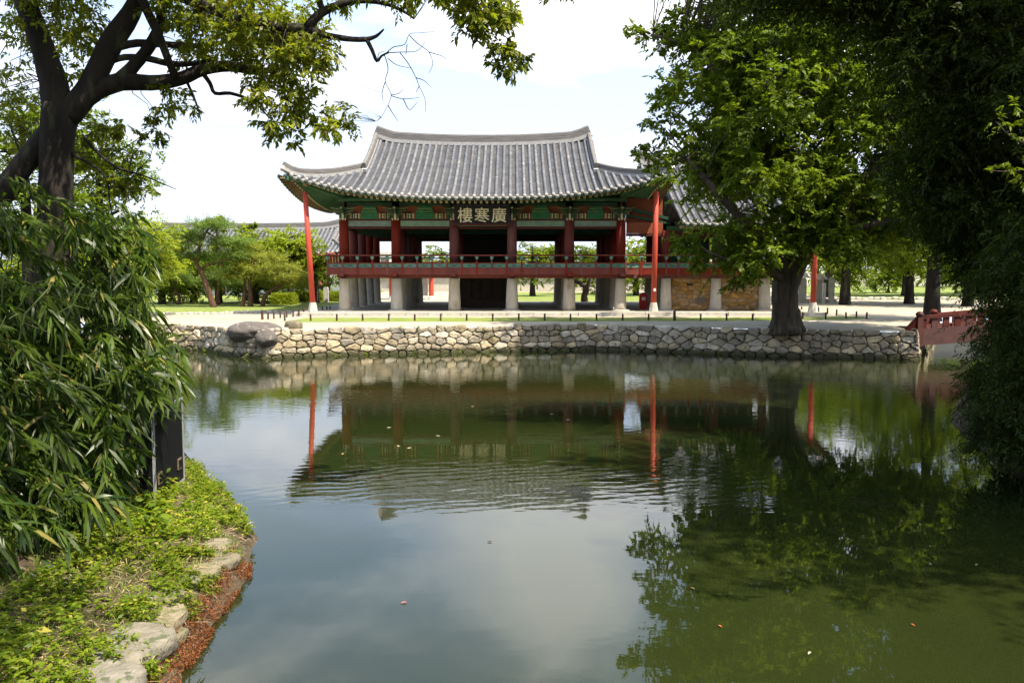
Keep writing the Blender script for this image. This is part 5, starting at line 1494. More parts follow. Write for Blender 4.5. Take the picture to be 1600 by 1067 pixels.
# crape myrtle with pink blossom
cm = Tree('crape_myrtle', 'crape myrtle with pink blossom left of the pavilion corner', seed=70)
cmY = 69.5; cb = P(508, 470, cmY); cb.z = GZ
for dx in (-.25, 0, .3): cm.limb([cb + Vector((dx * .3, 0, -.05)), cb + Vector((dx, 0, .9)), cb + Vector((dx * 2.2, 0, 2.0))], [.09, .07, .03], 'stem', 6)
Cm = blob_points(cm.rng, [E(508, 428, cmY, 32, 28, 1.2), E(490, 412, cmY, 18, 16, .8), E(525, 410, cmY, 14, 18, .8)], 60)
cm.leaves(Cm, np.full(60, .5), 9, 9, .15); cm.crown('leaf_mid')
Cp = blob_points(cm.rng, [E(512, 402, cmY - .6, 22, 9, .6), E(524, 418, cmY - .8, 14, 12, .5), E(492, 420, cmY - .8, 10, 9, .5), E(500, 442, cmY - 1, 8, 5, .4)], 34)
cm.leaves(Cp, np.full(34, .28), 6, 8, .10, lw=.9); cm.crown('petal', name='blossom')
# clipped hedge
def hedge(label, px0, px1, py0, py1, Y, seed):
    e = empty('hedge'); tag(e, label, 'hedge'); rng = np.random.default_rng(seed)
    a, b = P(px0, py1, Y), P(px1, py0, Y); n = 9000
    cx_, hw, zt = (a.x + b.x) / 2, (b.x - a.x) / 2, b.z
    u = rng.uniform(-1, 1, (n, 3)); f_ = rng.integers(0, 4, n)
    p = np.stack([u[:, 0] * hw, u[:, 1] * .8, (u[:, 2] * .5 + .5)], 1)
    p[f_ == 0, 2] = 1.0; p[f_ == 1, 1] = -.8; p[f_ == 2, 0] = np.sign(p[f_ == 2, 0]) * hw; p[f_ == 3, 1] = -.8
    k = 1 - .12 * np.abs(p[:, 2:3]) ** 3; p[:, :2] *= k
    p += rng.normal(size=p.shape) * np.array([.05, .05, .03])
    p = p * np.array([1, 1, zt - GZ]) + np.array([cx_, Y + .5, GZ])
    d = rng.normal(size=p.shape) + np.array([0, -.4, .3]); L = rng.uniform(.07, .13, n)
    crown_obj('foliage', (p, d, rng.normal(size=p.shape) + np.array([0, -.3, .8]), L, L * .6), M['leaf_lime'], e)
    mb = MB(); mb.box(cx_ - hw * .85, cx_ + hw * .85, Y - .15, Y + 1.1, GZ, zt - .15); mb.build('inner_twigs', [M['bark_dk']], e)
hedge('clipped round hedge left of the tall red pole at the lawn edge', 426, 458, 459, 476, 62.5, 5)
hedge('clipped hedge directly behind the left red pole', 462, 506, 456, 473, 68.4, 6)
hedge('short clipped hedge right of the pale upright slab', 513, 533, 457, 473, 68.8, 7)
# dense wood far behind, reads as one mass
rngw = np.random.default_rng(90)
Cw = []
for k in range(420):
    x = rngw.uniform(-120, 120); y = rngw.uniform(120, 150)
    if -22 < x < 2 and y < 150: continue
    hmax = 4.2 + 1.6 * math.sin(x * .11) + 1.1 * math.sin(x * .31 + 1) + (6.0 if x > 22 else 0) + (1.0 if x < -40 else 0)
    Cw.append((x, y, GZ + rngw.uniform(.4, max(1, hmax))))
Cw = np.array(Cw)
crown_obj('distant_wood', sprays(rngw, Cw, np.full(len(Cw), 2.6), 12, 10, .75, flat=.6), M['leaf_mid'], None)
o = bpy.data.objects['distant_wood']; tag(o, 'low mass of trees along the horizon behind everything', 'wood')
# ================================================================== near left bank
bank_px = [(290, 712), (312, 738), (345, 772), (372, 800), (398, 832), (400, 850), (388, 878), (384, 905), (362, 932), (335, 975), (305, 1022), (275, 1067), (225, 1150), (150, 1300)]
BL = [G(x, y, 0) for x, y in bank_px]
BL = [Vector((-19.8, 43.5, 0)), Vector((-17.6, 40.2, 0)), Vector((-15.6, 36, 0)), Vector((-13.4, 31, 0)), Vector((-11.3, 26, 0)), Vector((-9.1, 20.8, 0)), Vector((-7.4, 18, 0)), Vector((-6.3, 16.2, 0))] + BL + [Vector((-3.4, 3.5, 0)), Vector((-4.2, -4, 0)), Vector((-6, -25, 0))]
fine = []
for i in range(len(BL) - 1):
    p0, p1, p2, p3 = BL[max(0, i - 1)], BL[i], BL[i + 1], BL[min(len(BL) - 1, i + 2)]
    for k in range(6):
        t = k / 6; fine.append(0.5 * ((2 * p1) + (p2 - p0) * t + (2 * p0 - 5 * p1 + 4 * p2 - p3) * t * t + (3 * p1 - p0 - 3 * p2 + p3) * t ** 3))
fine.append(BL[-1])
def bank_h(d):
    """height over the water at distance d in from the waterline"""
    if d < 0: return d * .9
    return .30 * (1 - math.exp(-d / .22)) + .16 * (1 - math.exp(-d / 1.2)) + .035 * d
dd = [-.5, -.15, 0, .06, .14, .24, .36, .5, .7, .95, 1.25, 1.6, 2.1, 2.8, 4, 6, 10, 18, 40]
rows = []
for p in fine:
    row = []
    for d in dd:
        q = Vector((p.x - d, p.y - .12 * d, 0))
        amp = .06 * min(1, max(0, d + .2))
        q.z = bank_h(d) + amp * mnoise.noise((q.x * 2.1, q.y * 2.1, .5)) + amp * .6 * mnoise.noise((q.x * 6, q.y * 6, 2))
        if d <= .3: q.x += .06 * mnoise.noise((q.x * 3, q.y * 3, 4.4))
        row.append(q)
    rows.append(row)
bk = MB(); bk.grid(rows); kind(bk.build('bank', [M['soil']], None, True), 'structure')
fy = np.array([p.y for p in fine[42:]])[::-1]; fx = np.array([p.x for p in fine[42:]])[::-1]
def shore_x(y): return np.interp(y, fy, fx)
def bank_pt(px, py):
    """point of the bank surface seen at a photo pixel"""
    z = .3
    for _ in range(12):
        p = G(px, py, z); d = float(shore_x(p.y)) - p.x; z = max(0.0, bank_h(max(0, d)))
    return G(px, py, z)

# stepping stones and blocks along the water, largest first
stones_px = [(198, 1012, 46, 36, .17, 'large flat grey stone lowest but one along the left bank'), (166, 1058, 52, 18, .15, 'flat stone at the very bottom edge of the left bank'),
             (258, 962, 27, 19, .10, 'oval flat stone just above the large flat bank stone'), (257, 930, 27, 11, .09, 'pale flat stone above the oval bank stone'),
             (284, 908, 25, 9, .08, 'thin flat stone half grown over on the left bank'), (312, 893, 28, 13, .10, 'flat stone in the middle of the left bank row'),
             (344, 877, 22, 15, .13, 'rounded stone at the waterline of the left bank bend'), (339, 851, 19, 10, .12, 'upper rounded stone at the left bank bend'),
             (218, 937, 15, 8, .07, 'small flat stone left of the bank path, in the weeds'), (274, 992, 13, 11, .09, 'small wedge stone beside the large flat stone at the water'),
             (240, 1022, 10, 14, .10, 'small dark stone between the large flat stone and the water')]
for k, (x, y, rx, ry, h, lb) in enumerate(stones_px):
    p = bank_pt(x, y); sc_ = p.length and (p - Vector((0, 0, CAM_Z))).length / F_PX
    rxm, rym = rx * sc_ * 1.05, ry * sc_ * 2.0
    o = inst('bank_stone', boulder('bank_stone', p, (rxm, rym, h), M['bank_stone'], 100 + k * 1.9, flat=.45, sub=3, amp=.24), None, (p.x, p.y, p.z - h * .12), (0, 0, random.uniform(-.4, .4)))
    tag(o, lb, 'stone')

# ---- plants on the bank
rg = np.random.default_rng(12)
def scatter(n, y0, y1, d0, d1, pw=1.0):
    y = rg.uniform(y0, y1, n); d = d0 + (d1 - d0) * rg.uniform(0, 1, n) ** pw
    x = shore_x(y) - d; yy = y - .12 * d
    z = np.array([bank_h(q) for q in d])
    return np.stack([x, yy, z], 1), d
# ground cover: leafy stems
def cover(name, label, n, y0, y1, d0, d1, hmin, hmax, leaf, m, per=9, thr=-.15, pw=1.0, nf=1.3, lw=.55):
    p, d = scatter(n, y0, y1, d0, d1, pw)
    keep = np.array([mnoise.noise((a[0] * nf, a[1] * nf, 3.3)) > thr for a in p]); p = p[keep]; N = len(p)
    h = rg.uniform(hmin, hmax, N)[:, None]; lean = rg.normal(size=(N, 3)) * np.array([.35, .35, 0])
    t = rg.uniform(.25, 1.0, (N, per))
    pos = p[:, None, :] + (np.array([0, 0, 1.0]) + lean)[:, None, :] * (h[:, None, :] * t[:, :, None])
    a = rg.uniform(0, 2 * np.pi, (N, per)); dr = np.stack([np.cos(a), np.sin(a), rg.uniform(-.25, .5, (N, per))], 2)
    pos = pos.reshape(-1, 3); dr = dr.reshape(-1, 3)
    nr = rg.normal(size=pos.shape) * .4 + np.array([0, 0, 1.0]); L = leaf * rg.uniform(.6, 1.35, len(pos))
    o = crown_obj(name, (pos, dr, nr, L, L * lw), M[m], None); tag(o, label, 'plants'); return o
cover('ground_cover', 'bright leafy ground cover carpeting the left bank below the bamboo', 4300, 4.5, 16.2, .75, 3.2, .05, .24, .060, 'leaf_cover', per=9, thr=-.35, pw=.8)
cover('waterside_weeds', 'weeds growing between the stones at the edge of the water', 2300, 6.5, 15.5, .08, .75, .05, .20, .055, 'leaf_cover', per=9, thr=-.08, nf=2.2, lw=.42)
cover('broad_weeds', 'taller lance-leaved weeds along the foot of the bamboo', 900, 5, 16, 1.1, 3.0, .12, .34, .11, 'leaf_bam', per=10, thr=.0, lw=.3)
cover('tall_weeds', 'yellowish broad-leaved weeds standing above the ground cover', 420, 6, 15.5, .7, 2.2, .10, .30, .12, 'leaf_cover', per=8, thr=.1, lw=.5)
# grass
p, d = scatter(30000, 4.5, 15.5, .15, 2.6)
keep = np.array([mnoise.noise((a[0] * 1.6, a[1] * 1.6, 9.1)) > -.18 for a in p]); p = p[keep]; N = len(p)
dr = rg.normal(size=(N, 3)) * np.array([.55, .55, .1]) + np.array([0, 0, 1.0]); L = rg.uniform(.07, .22, N)
o = crown_obj('bank_grass', (p - np.array([0, 0, .01]), dr, rg.normal(size=(N, 3)), L, np.full(N, .007) * rg.uniform(.7, 1.5, N)), M['leaf_grass'], None, True, bend=.5); tag(o, 'thin grass tufts among the stones of the left bank', 'grass')
# dry straw lying about
p, d = scatter(2600, 4.5, 15, .1, 1.5); N = len(p); a = rg.uniform(0, 2 * np.pi, N)
L = rg.uniform(.05, .22, N)
o = crown_obj('dry_straw', (p + np.array([0, 0, .03]), np.stack([np.cos(a), np.sin(a), rg.uniform(-.1, .25, N)], 1), rg.normal(size=(N, 3)) * .3 + np.array([0, 0, 1]), L, np.full(N, .009)), M['leaf_straw'], None, True, bend=.15); tag(o, 'dry straw and dead leaves scattered on the left bank', 'straw')
# rusty root mats at the waterline
p, d = scatter(40000, 4.8, 15.0, -.05, .19, 1.2)
keep = np.array([mnoise.noise((a[0] * 1.1, a[1] * 1.1, 5.7)) + .5 * mnoise.noise((a[0] * 3.7, a[1] * 3.7, 2.2)) > .10 for a in p]); p = p[keep]; N = len(p)
p[:, 2] = np.maximum(p[:, 2], .0) + np.abs(rg.normal(size=N)) * .035 * (1 + np.array([mnoise.noise((q[0] * 5, q[1] * 5, 1)) for q in p]))
L = rg.uniform(.010, .036, N); dr = rg.normal(size=(N, 3)) + np.array([.5, 0, .2])
o = crown_obj('rusty_roots', (p, dr, rg.normal(size=(N, 3)), L, L * .35), M['leaf_rust'], None); tag(o, 'rust-orange root mats fringing the waterline of the left bank', 'roots')

# ---- black equipment case
cs = empty('equipment_case'); tag(cs, 'tall black equipment case with metal edges beside the bamboo', 'case')
A = Vector((P(243, 785, 12.0).x, 12.0, .42)); Bq = Vector((P(287.5, 745, 13.35).x, 13.35, .42)); H = 1.66 - .42
dv = (Bq - A); dv.z = 0; Ld = dv.length; dv.normalize(); nv = Vector((dv.y, -dv.x, 0))      # nv points to the water
def cb_(mb, s0, s1, o0, o1, z0, z1):
    v = [A + dv * s + nv * o_ + Vector((0, 0, z)) for z in (z0, z1) for s, o_ in ((s0, o0), (s1, o0), (s1, o1), (s0, o1))]
    mb.add(v, [(0, 1, 2, 3), (4, 7, 6, 5), (0, 4, 5, 1), (1, 5, 6, 2), (2, 6, 7, 3), (3, 7, 4, 0)]); return mb
cb_(MB(), 0, Ld, -.6, 0, 0, H).build('body', [M['case']], cs)
for s0, s1, z0, z1 in ((-.012, .03, 0, H + .012), (Ld - .022, Ld + .012, 0, H + .012), (.031, Ld - .023, H - .02, H + .012), (.031, Ld - .023, -.005, .03)):
    cb_(MB(), s0, s1, -.02, .012, z0, z1).build('metal_edge', [M['alu']], cs)
for s0 in (.12, Ld - .32):
    la = cb_(MB(), s0, s0 + .16, .001, .02, .22, .38).build('latch', [M['brass']], cs)
    cb_(MB(), s0 + .02, s0 + .14, .021, .027, .245, .355).build('latch_plate', [M['case']], la)

# ---- bamboo clump
bb = empty('bamboo_clump'); tag(bb, 'dense drooping bamboo filling the lower left of the picture', 'bamboo')
rb = np.random.default_rng(33)
# outline of the clump on photo, right edge by row
ey = np.array([318, 335, 360, 400, 440, 480, 520, 560, 600, 630, 660, 700, 740, 780, 820, 870, 920, 980])
ex = np.array([ 60, 150, 195, 238, 244, 226, 230, 254, 280, 282, 256, 240, 222, 205, 180, 125, 60, -20])
# arching plumes: each runs down and outwards to a tip somewhere on the clump's face, leafy along its outer part
NS = 380
py = rb.uniform(345, 985, NS); px = rb.uniform(-130, 280, NS); lim = np.interp(py, ey, ex)
ok = px < lim - 20; px, py, lim = px[ok], py[ok], lim[ok]
edge_n = 46                                        # tips right on the outline
py = np.concatenate([py, np.linspace(335, 900, edge_n)]); le_ = np.interp(np.linspace(335, 900, edge_n), ey, ex)
px = np.concatenate([px, le_ + rb.uniform(-34, 6, edge_n)]); lim = np.concatenate([lim, le_]); NS = len(px)
dep = np.clip((lim - px) / 260, 0, 1)
Yd = 13.0 - 3.8 * np.clip((py - 330) / 560, 0, 1) - .5 * dep + rb.uniform(0, 1, NS) ** .8 * 3.0 - 1.1 * np.sqrt(dep)
P_, T_, stems = [], [], MB()
for a_, b_, c_ in zip(px, py, Yd):
    tip = P(a_, b_, c_); tip.z = max(tip.z, .35)
    back = Vector((rb.uniform(-1.1, -.2), rb.uniform(-.25, .8), rb.uniform(-.05, .6)))
    L_ = rb.uniform(.7, 1.5); st = tip + back * L_; mid = tip.lerp(st, .5) + Vector((0, 0, rb.uniform(.1, .3)))
    nt = 13
    for q in range(nt):
        t_ = q / nt; pt = st * (1 - t_) ** 2 + mid * 2 * t_ * (1 - t_) + tip * t_ ** 2
        tn = ((mid - st) * (1 - t_) + (tip - mid) * t_).normalized()
        P_.append(tuple(pt + Vector(rb.normal(size=3) * .05))); T_.append(tuple(tn * .9 + Vector(rb.normal(size=3) * .42) + Vector((0.15, -.15, -.12))))
    stems.tube([st, mid * .5 + st * .25 + tip * .25, tip], [.006, .005, .002], 4, cap=False)
kind(stems.build('arching_stems', [M['culm']], bb), 'stuff')
pts = np.array(P_); tw = unit(np.array(T_)); N = len(pts)
pts[:, 2] = np.maximum(pts[:, 2], .32)
per = 6
sd = unit(np.cross(tw, np.array([0, 0, 1.0])))
t = np.linspace(0, 1, per)
pos = pts[:, None, :] + tw[:, None, :] * (t[None, :, None] * .14)
fan = (rb.uniform(.2, .7, (N, per)) * np.where(np.arange(per) % 2 == 0, 1, -1))
ld = tw[:, None, :] * .8 + sd[:, None, :] * fan[:, :, None] + np.array([0, 0, -.16]) + rb.normal(size=(N, per, 3)) * .24
pos, ld = pos.reshape(-1, 3), unit(ld.reshape(-1, 3)); n = len(pos)
L = rb.uniform(.12, .36, n); W = L * rb.uniform(.11, .18, n)
nr = unit(rb.normal(size=(n, 3)) * .5 + np.array([.1, -.2, 1.0]))
front = np.argsort(pos[:, 1] - np.where(L > .2, .8, 0))[:4000]
vis = front[rb.permutation(len(front))[:300]]
mask = np.ones(n, bool); mask[vis] = False
crown_obj('foliage', (pos[mask], ld[mask], nr[mask], L[mask], W[mask]), M['leaf_bam'], bb, True, bend=.36)
for i in vis:
    V, Fc = blade_arrays(pos[i:i + 1], ld[i:i + 1], nr[i:i + 1], L[i:i + 1] * 1.1, W[i:i + 1] * 1.1, bend=.42)
    inst('leaf', np_mesh('leaf', V, Fc, M['leaf_bam']), bb)
cl = MB(); rc = random.Random(4)
for k in range(46):
    b = Vector((rc.uniform(-10.2, -5.6), rc.uniform(9.5, 14.0), .45)); h = rc.uniform(2.6, 4.3)
    lean = Vector((rc.uniform(.1, 1.0), rc.uniform(-.6, .2), 0))
    cl.tube([b, b + Vector((0, 0, h * .5)) + lean * .15, b + Vector((0, 0, h * .8)) + lean * .5, b + Vector((0, 0, h * .92)) + lean], [.022, .018, .012, .005], 6)
    # side twigs
    for q in range(4):
        s = b + Vector((0, 0, h * rc.uniform(.3, .85))) + lean * .25; e_ = s + Vector((rc.uniform(.1, .8), rc.uniform(-.6, .2), rc.uniform(-.1, .3)))
        cl.tube([s, s.lerp(e_, .5) + Vector((0, 0, .08)), e_], [.007, .005, .002], 4, cap=False)
kind(cl.build('culms', [M['culm']], bb, True), 'stuff')
# leafy bush peeping out behind the bamboo over the water
bs = Tree('waterside_bush', 'small-leaved bush peeping out right behind the bamboo over the water', 'bush', seed=81)
b_ = Vector((P(225, 560, 16.5).x, 16.4, .3)); bs.limb([b_, b_ + Vector((.1, 0, .6)), b_ + Vector((.3, 0, 1.3))], [.05, .04, .015], 'stem', 6)
Cb = blob_points(bs.rng, [E(238, 570, 16.0, 26, 40, .5), E(232, 620, 15.2, 24, 30, .5), E(240, 520, 16.6, 16, 14, .4)], 42); bs.twigs(Cb, .02)
bs.leaves(Cb, np.full(42, .24), 9, 9, .075, lw=.4); bs.crown('leaf_mid')

# ---------------------------------------------------------------- big overhanging tree on the left bank
lt = Tree('overhanging_tree', 'large dark-limbed tree on the left bank arching over the pond', seed=91, bark='bark_dk')
D = 16.0
def LP(pts, Y=D): return [P(p[0], p[1], p[2] if len(p) > 2 else Y) for p in pts]
k_ = D / F_PX
base = P(88, 345, D); base.z = .45
lt.limb([base, P(88, 420, D), P(88, 340, D), P(88, 280, D), P(90, 220, D), P(97, 165, D)], [.42, .34, 26 * k_, 24 * k_, 25 * k_, 27 * k_], 'trunk', 16, wob=.08)
lt.limb(LP([(92, 180), (84, 130), (70, 85), (58, 50), (40, 5), (22, -50)]), [23 * k_, 20 * k_, 17 * k_, 16 * k_, 15 * k_, 10 * k_], 'branch', 12)
lt.limb(LP([(104, 180), (135, 145), (155, 105), (175, 65), (205, 20), (225, -30)]), [20 * k_, 18 * k_, 17 * k_, 17 * k_, 14 * k_, 8 * k_], 'branch', 12)
lt.limb(LP([(112, 172), (150, 143), (190, 128), (235, 130), (280, 124), (320, 108), (360, 104), (410, 112, 15.5), (450, 100, 15)]), [16 * k_, 14 * k_, 13.5 * k_, 11 * k_, 10 * k_, 9 * k_, 8 * k_, 5 * k_, 2 * k_], 'branch', 12)
lt.limb(LP([(185, 127), (205, 108), (225, 85), (240, 62), (250, 35), (255, -10)]), [11 * k_, 10 * k_, 9 * k_, 9 * k_, 7 * k_, 5 * k_], 'branch', 10)
lt.limb(LP([(218, -10, 15.6), (232, 22, 15.6), (250, 60, 15.6), (262, 92, 15.7), (275, 122, 15.9)]), [7 * k_, 6.5 * k_, 6 * k_, 5.5 * k_, 6 * k_], 'branch', 8)
lt.limb(LP([(168, 98), (195, 90), (230, 92), (265, 100), (300, 100), (340, 92)]), [5 * k_, 5 * k_, 5 * k_, 5 * k_, 4 * k_, 2 * k_], 'branch', 8)
lt.limb(LP([(180, 75), (215, 68), (260, 70), (320, 72), (370, 60)]), [6 * k_, 6 * k_, 5 * k_, 4 * k_, 2 * k_], 'branch', 8)
lt.limb(LP([(78, 205), (55, 235), (28, 268), (5, 300), (-40, 330)]), [16 * k_, 17 * k_, 17 * k_, 18 * k_, 18 * k_], 'branch', 12)
lt.limb(LP([(315, 112), (328, 130), (336, 146), (360, 146), (390, 156), (408, 170), (420, 184)]), [4 * k_, 3.4 * k_, 3 * k_, 2.8 * k_, 2.2 * k_, 1.7 * k_, 1 * k_], 'branch', 6)
lt.limb(LP([(292, 128), (302, 150), (310, 172), (314, 190)]), [2.5 * k_, 2 * k_, 1.4 * k_, .6 * k_], 'branch', 6)
lt.limb(LP([(130, 215), (165, 250), (190, 265), (225, 275), (275, 296)]), [3 * k_, 2.5 * k_, 2 * k_, 1.4 * k_, .5 * k_], 'branch', 6)
lt.limb(LP([(110, 240), (150, 262), (168, 285), (172, 320), (185, 365)]), [3 * k_, 2 * k_, 1.5 * k_, 1.2 * k_, .5 * k_], 'branch', 6)
# long upper limb reaching right, with a broken stub and bare twigs
D2 = 14.0; k2 = D2 / F_PX
lt.limb(LP([(225, -30, 15.5), (300, 0, 15), (370, 28, 14.4), (430, 42, D2), (478, 45, D2), (510, 56, D2), (550, 62, D2), (574, 62, D2)]), [14 * k2, 11 * k2, 9 * k2, 7 * k2, 6.5 * k2, 5 * k2, 4.2 * k2, 4 * k2], 'branch', 10)
lt.limb(LP([(574, 62), (588, 57), (600, 46)], D2), [4 * k2, 2.8 * k2, 1.2 * k2], 'branch', 7)
lt.limb(LP([(480, 45), (500, 22), (530, 8), (560, 2), (600, 6), (630, 18), (647, 30)], D2), [8 * k2, 7 * k2, 5.5 * k2, 4 * k2, 3 * k2, 2.4 * k2, 1.2 * k2], 'branch', 9)
lt.limb(LP([(505, 18), (498, 0), (488, -30)], D2), [5 * k2, 5 * k2, 5 * k2], 'branch', 8)
lt.limb(LP([(573, 62), (582, 80), (589, 96), (596, 88), (608, 82)], D2), [3.4 * k2, 3 * k2, 2.4 * k2, 1.8 * k2, 1.4 * k2], 'branch', 6)
tw_px = [[(600, 85), (605, 100), (606, 112), (602, 128), (611, 148), (606, 165), (596, 183)], [(602, 128), (597, 145), (599, 160)], [(611, 148), (622, 147), (630, 140)], [(611, 150), (630, 155), (655, 153)], [(630, 155), (640, 172), (652, 160)],
         [(604, 83), (615, 74), (632, 70), (640, 54), (655, 52), (678, 50)], [(640, 56), (652, 68), (670, 82), (676, 100), (670, 115)], [(606, 83), (625, 82), (648, 81), (658, 75), (664, 66)], [(625, 83), (638, 100), (650, 122), (655, 135), (664, 155), (665, 175)],
         [(606, 92), (620, 102), (642, 107)], [(650, 122), (662, 126), (672, 135)], [(655, 135), (650, 145)], [(596, 183), (588, 190)], [(606, 165), (614, 178), (622, 190)], [(636, 70), (634, 88)], [(670, 82), (690, 88), (700, 95)], [(590, 95), (592, 84), (602, 80)]]
for w in tw_px:
    nn = len(w); lt.limb(LP(w, D2 + lt.rnd.uniform(-.2, .2)), [(.9 - .55 * i / (nn - 1)) * .9 * k2 for i in range(nn)], 'bare_twig', 5, wob=0, sub=4)
# leaves: clumps by photo position (x, y, radius px, count)
leafspots = []
def fill(x0, x1, y0, y1, n, r, Y0, Y1):
    for _ in range(n): leafspots.append((lt.rnd.uniform(x0, x1), lt.rnd.uniform(y0, y1), r * lt.rnd.uniform(.7, 1.2), lt.rnd.uniform(Y0, Y1)))
fill(300, 470, -40, 60, 70, 34, 13.5, 16.5)
fill(390, 500, 20, 110, 34, 30, 13.5, 15.5)
fill(280, 420, 40, 100, 30, 26, 15, 17)
fill(240, 330, -40, 40, 26, 28, 15, 17)
fill(430, 520, 60, 110, 12, 22, 13.5, 14.5)
fill(390, 460, 110, 160, 14, 24, 13.6, 14.6)
fill(425, 500, 130, 185, 12, 24, 13.6, 14.6)
fill(410, 470, 180, 222, 6, 20, 13.6, 14.4)
fill(495, 550, 160, 205, 8, 20, 13.6, 14.6)
fill(250, 310, 135, 170, 7, 18, 15, 16)
fill(0, 60, -30, 80, 22, 28, 15, 18)
fill(60, 160, -30, 60, 24, 28, 15, 17.5)
fill(90, 160, 10, 130, 16, 24, 16, 18)
fill(0, 55, 90, 230, 22, 26, 16.5, 19)
fill(115, 180, 190, 270, 18, 22, 16.5, 18)
fill(165, 215, 195, 300, 12, 18, 16, 17)
fill(150, 260, 180, 225, 5, 16, 16, 17)
fill(505, 640, -30, 8, 16, 22, 13.6, 14.5)
fill(690, 800, -40, 25, 26, 24, 12.5, 13.5)
fill(725, 775, 20, 62, 10, 20, 12.6, 13.2)
fill(760, 825, 70, 112, 9, 17, 12.6, 13.2)
fill(775, 805, 0, 35, 4, 18, 12.6, 13.2)
fill(860, 895, -40, 12, 6, 18, 12.6, 13.2)
fill(640, 700, -40, -5, 8, 20, 13, 14)
# limb that carries the hanging sprays in the middle of the sky
lt.limb(LP([(488, -30, D2), (580, -70, 13.5), (680, -60, 13), (740, -20, 12.9), (760, 20, 12.9), (775, 55, 12.9), (772, 68, 12.9)]), [5 * k2, 4.5 * k2, 4 * k2, 3 * k2, 1.6 * k2, .9 * k2, .5 * k2], 'branch', 7)
lt.limb(LP([(680, -60, 13), (780, -70, 13), (870, -30, 12.9), (880, 5, 12.9)]), [3 * k2, 2.5 * k2, 1.5 * k2, .5 * k2], 'branch', 6)
lt.limb(LP([(760, 45), (790, 58), (800, 72), (790, 90)], 12.9), [1 * k2, .8 * k2, .6 * k2, .4 * k2], 'branch', 5)
Cl = np.array([tuple(P(a, b, y)) for a, b, r_, y in leafspots]); Rl = np.array([r_ * y / F_PX for a, b, r_, y in leafspots])
lt.twigs(Cl, .018, sag=.12)
lt.leaves(Cl, Rl, 9, 8, .105, flat=.7, droop=.35, lw=.42, hang=.25)
# the upper crown goes on above the frame and shades the bamboo
upper = blob_points(lt.rng, [(-3.6, 7.0, 9.6, 2.5, 3.2, 1.3), (-5.2, 9.6, 10.2, 2.8, 3.2, 1.5), (-7.4, 12.5, 10.6, 3.4, 3.4, 1.6), (-6.5, 15.5, 10.2, 3.4, 3.0, 1.5), (-9.5, 16.5, 11.5, 4, 4, 2), (-2.3, 4.9, 10.0, 1.9, 1.8, 1.0), (-4.2, 8.4, 11.2, 2.6, 3.4, 1.0), (-1.0, 4.0, 10.0, 1.5, 1.5, .9)], 570, .1)
lt.limb([P(22, -50, D), (-7.0, 14.5, 10.2), (-5.5, 11.5, 11.0), (-4.5, 9.0, 10.8)], [.14, .12, .08, .03], 'branch', 8)
lt.limb([P(225, -30, D), (-5.8, 15, 10.0), (-4.6, 13.5, 11.2), (-3.4, 12, 11.4)], [.12, .1, .07, .03], 'branch', 8)
lt.twigs(upper, .03, name='upper_twigs')
lt.leaves(upper, lt.rng.uniform(.5, .9, len(upper)), 11, 9, .16, flat=.6, droop=.3, lw=.45)
lt.crown('leaf_near', fold=.16, droop=.15)

# ---------------------------------------------------------------- dark grove on the near right bank
rbk = MB()
rbp = [(40, -20), (14.5, -10), (10.5, 2), (9.6, 8), (9.0, 13), (9.2, 17), (10.4, 21), (12.6, 25), (15.5, 28.5), (20, 31), (40, 33)]
rws = []
for x, y in rbp:
    rws.append([Vector((x + d, y - .02 * d, h)) for d, h in ((-.3, -.4), (0, .0), (.25, .3), (.8, .55), (2, .75), (6, .95), (30, 1.0))])
rbk.grid(rws); kind(rbk.build('bank', [M['soil']], None, True), 'structure')
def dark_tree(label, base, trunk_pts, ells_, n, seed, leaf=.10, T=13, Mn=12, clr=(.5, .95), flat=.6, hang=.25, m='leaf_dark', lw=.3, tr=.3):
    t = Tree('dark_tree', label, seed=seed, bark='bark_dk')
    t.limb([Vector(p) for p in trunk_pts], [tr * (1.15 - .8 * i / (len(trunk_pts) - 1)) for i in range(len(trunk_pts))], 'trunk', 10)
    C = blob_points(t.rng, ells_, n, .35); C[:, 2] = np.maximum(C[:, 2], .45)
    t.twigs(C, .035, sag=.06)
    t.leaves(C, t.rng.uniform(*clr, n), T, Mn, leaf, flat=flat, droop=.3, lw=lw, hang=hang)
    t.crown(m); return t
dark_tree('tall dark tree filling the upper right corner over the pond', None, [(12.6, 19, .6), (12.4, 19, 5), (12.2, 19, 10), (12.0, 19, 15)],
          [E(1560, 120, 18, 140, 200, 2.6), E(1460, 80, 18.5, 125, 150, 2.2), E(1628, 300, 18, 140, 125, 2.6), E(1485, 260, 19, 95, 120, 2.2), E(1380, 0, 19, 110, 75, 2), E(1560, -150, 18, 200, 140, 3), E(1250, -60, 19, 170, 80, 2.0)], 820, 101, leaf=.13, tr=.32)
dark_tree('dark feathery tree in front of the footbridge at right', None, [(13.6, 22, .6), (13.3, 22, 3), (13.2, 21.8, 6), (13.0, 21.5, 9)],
          [E(1605, 415, 20, 90, 80, 2), E(1540, 385, 21, 60, 50, 1.4), E(1632, 545, 18.5, 75, 85, 1.6), E(1608, 490, 19, 40, 50, 1.2), E(1612, 645, 16.5, 62, 60, 1.2), E(1520, 340, 20.5, 75, 60, 1.5)], 560, 102, clr=(.35, .62), leaf=.12, tr=.2)
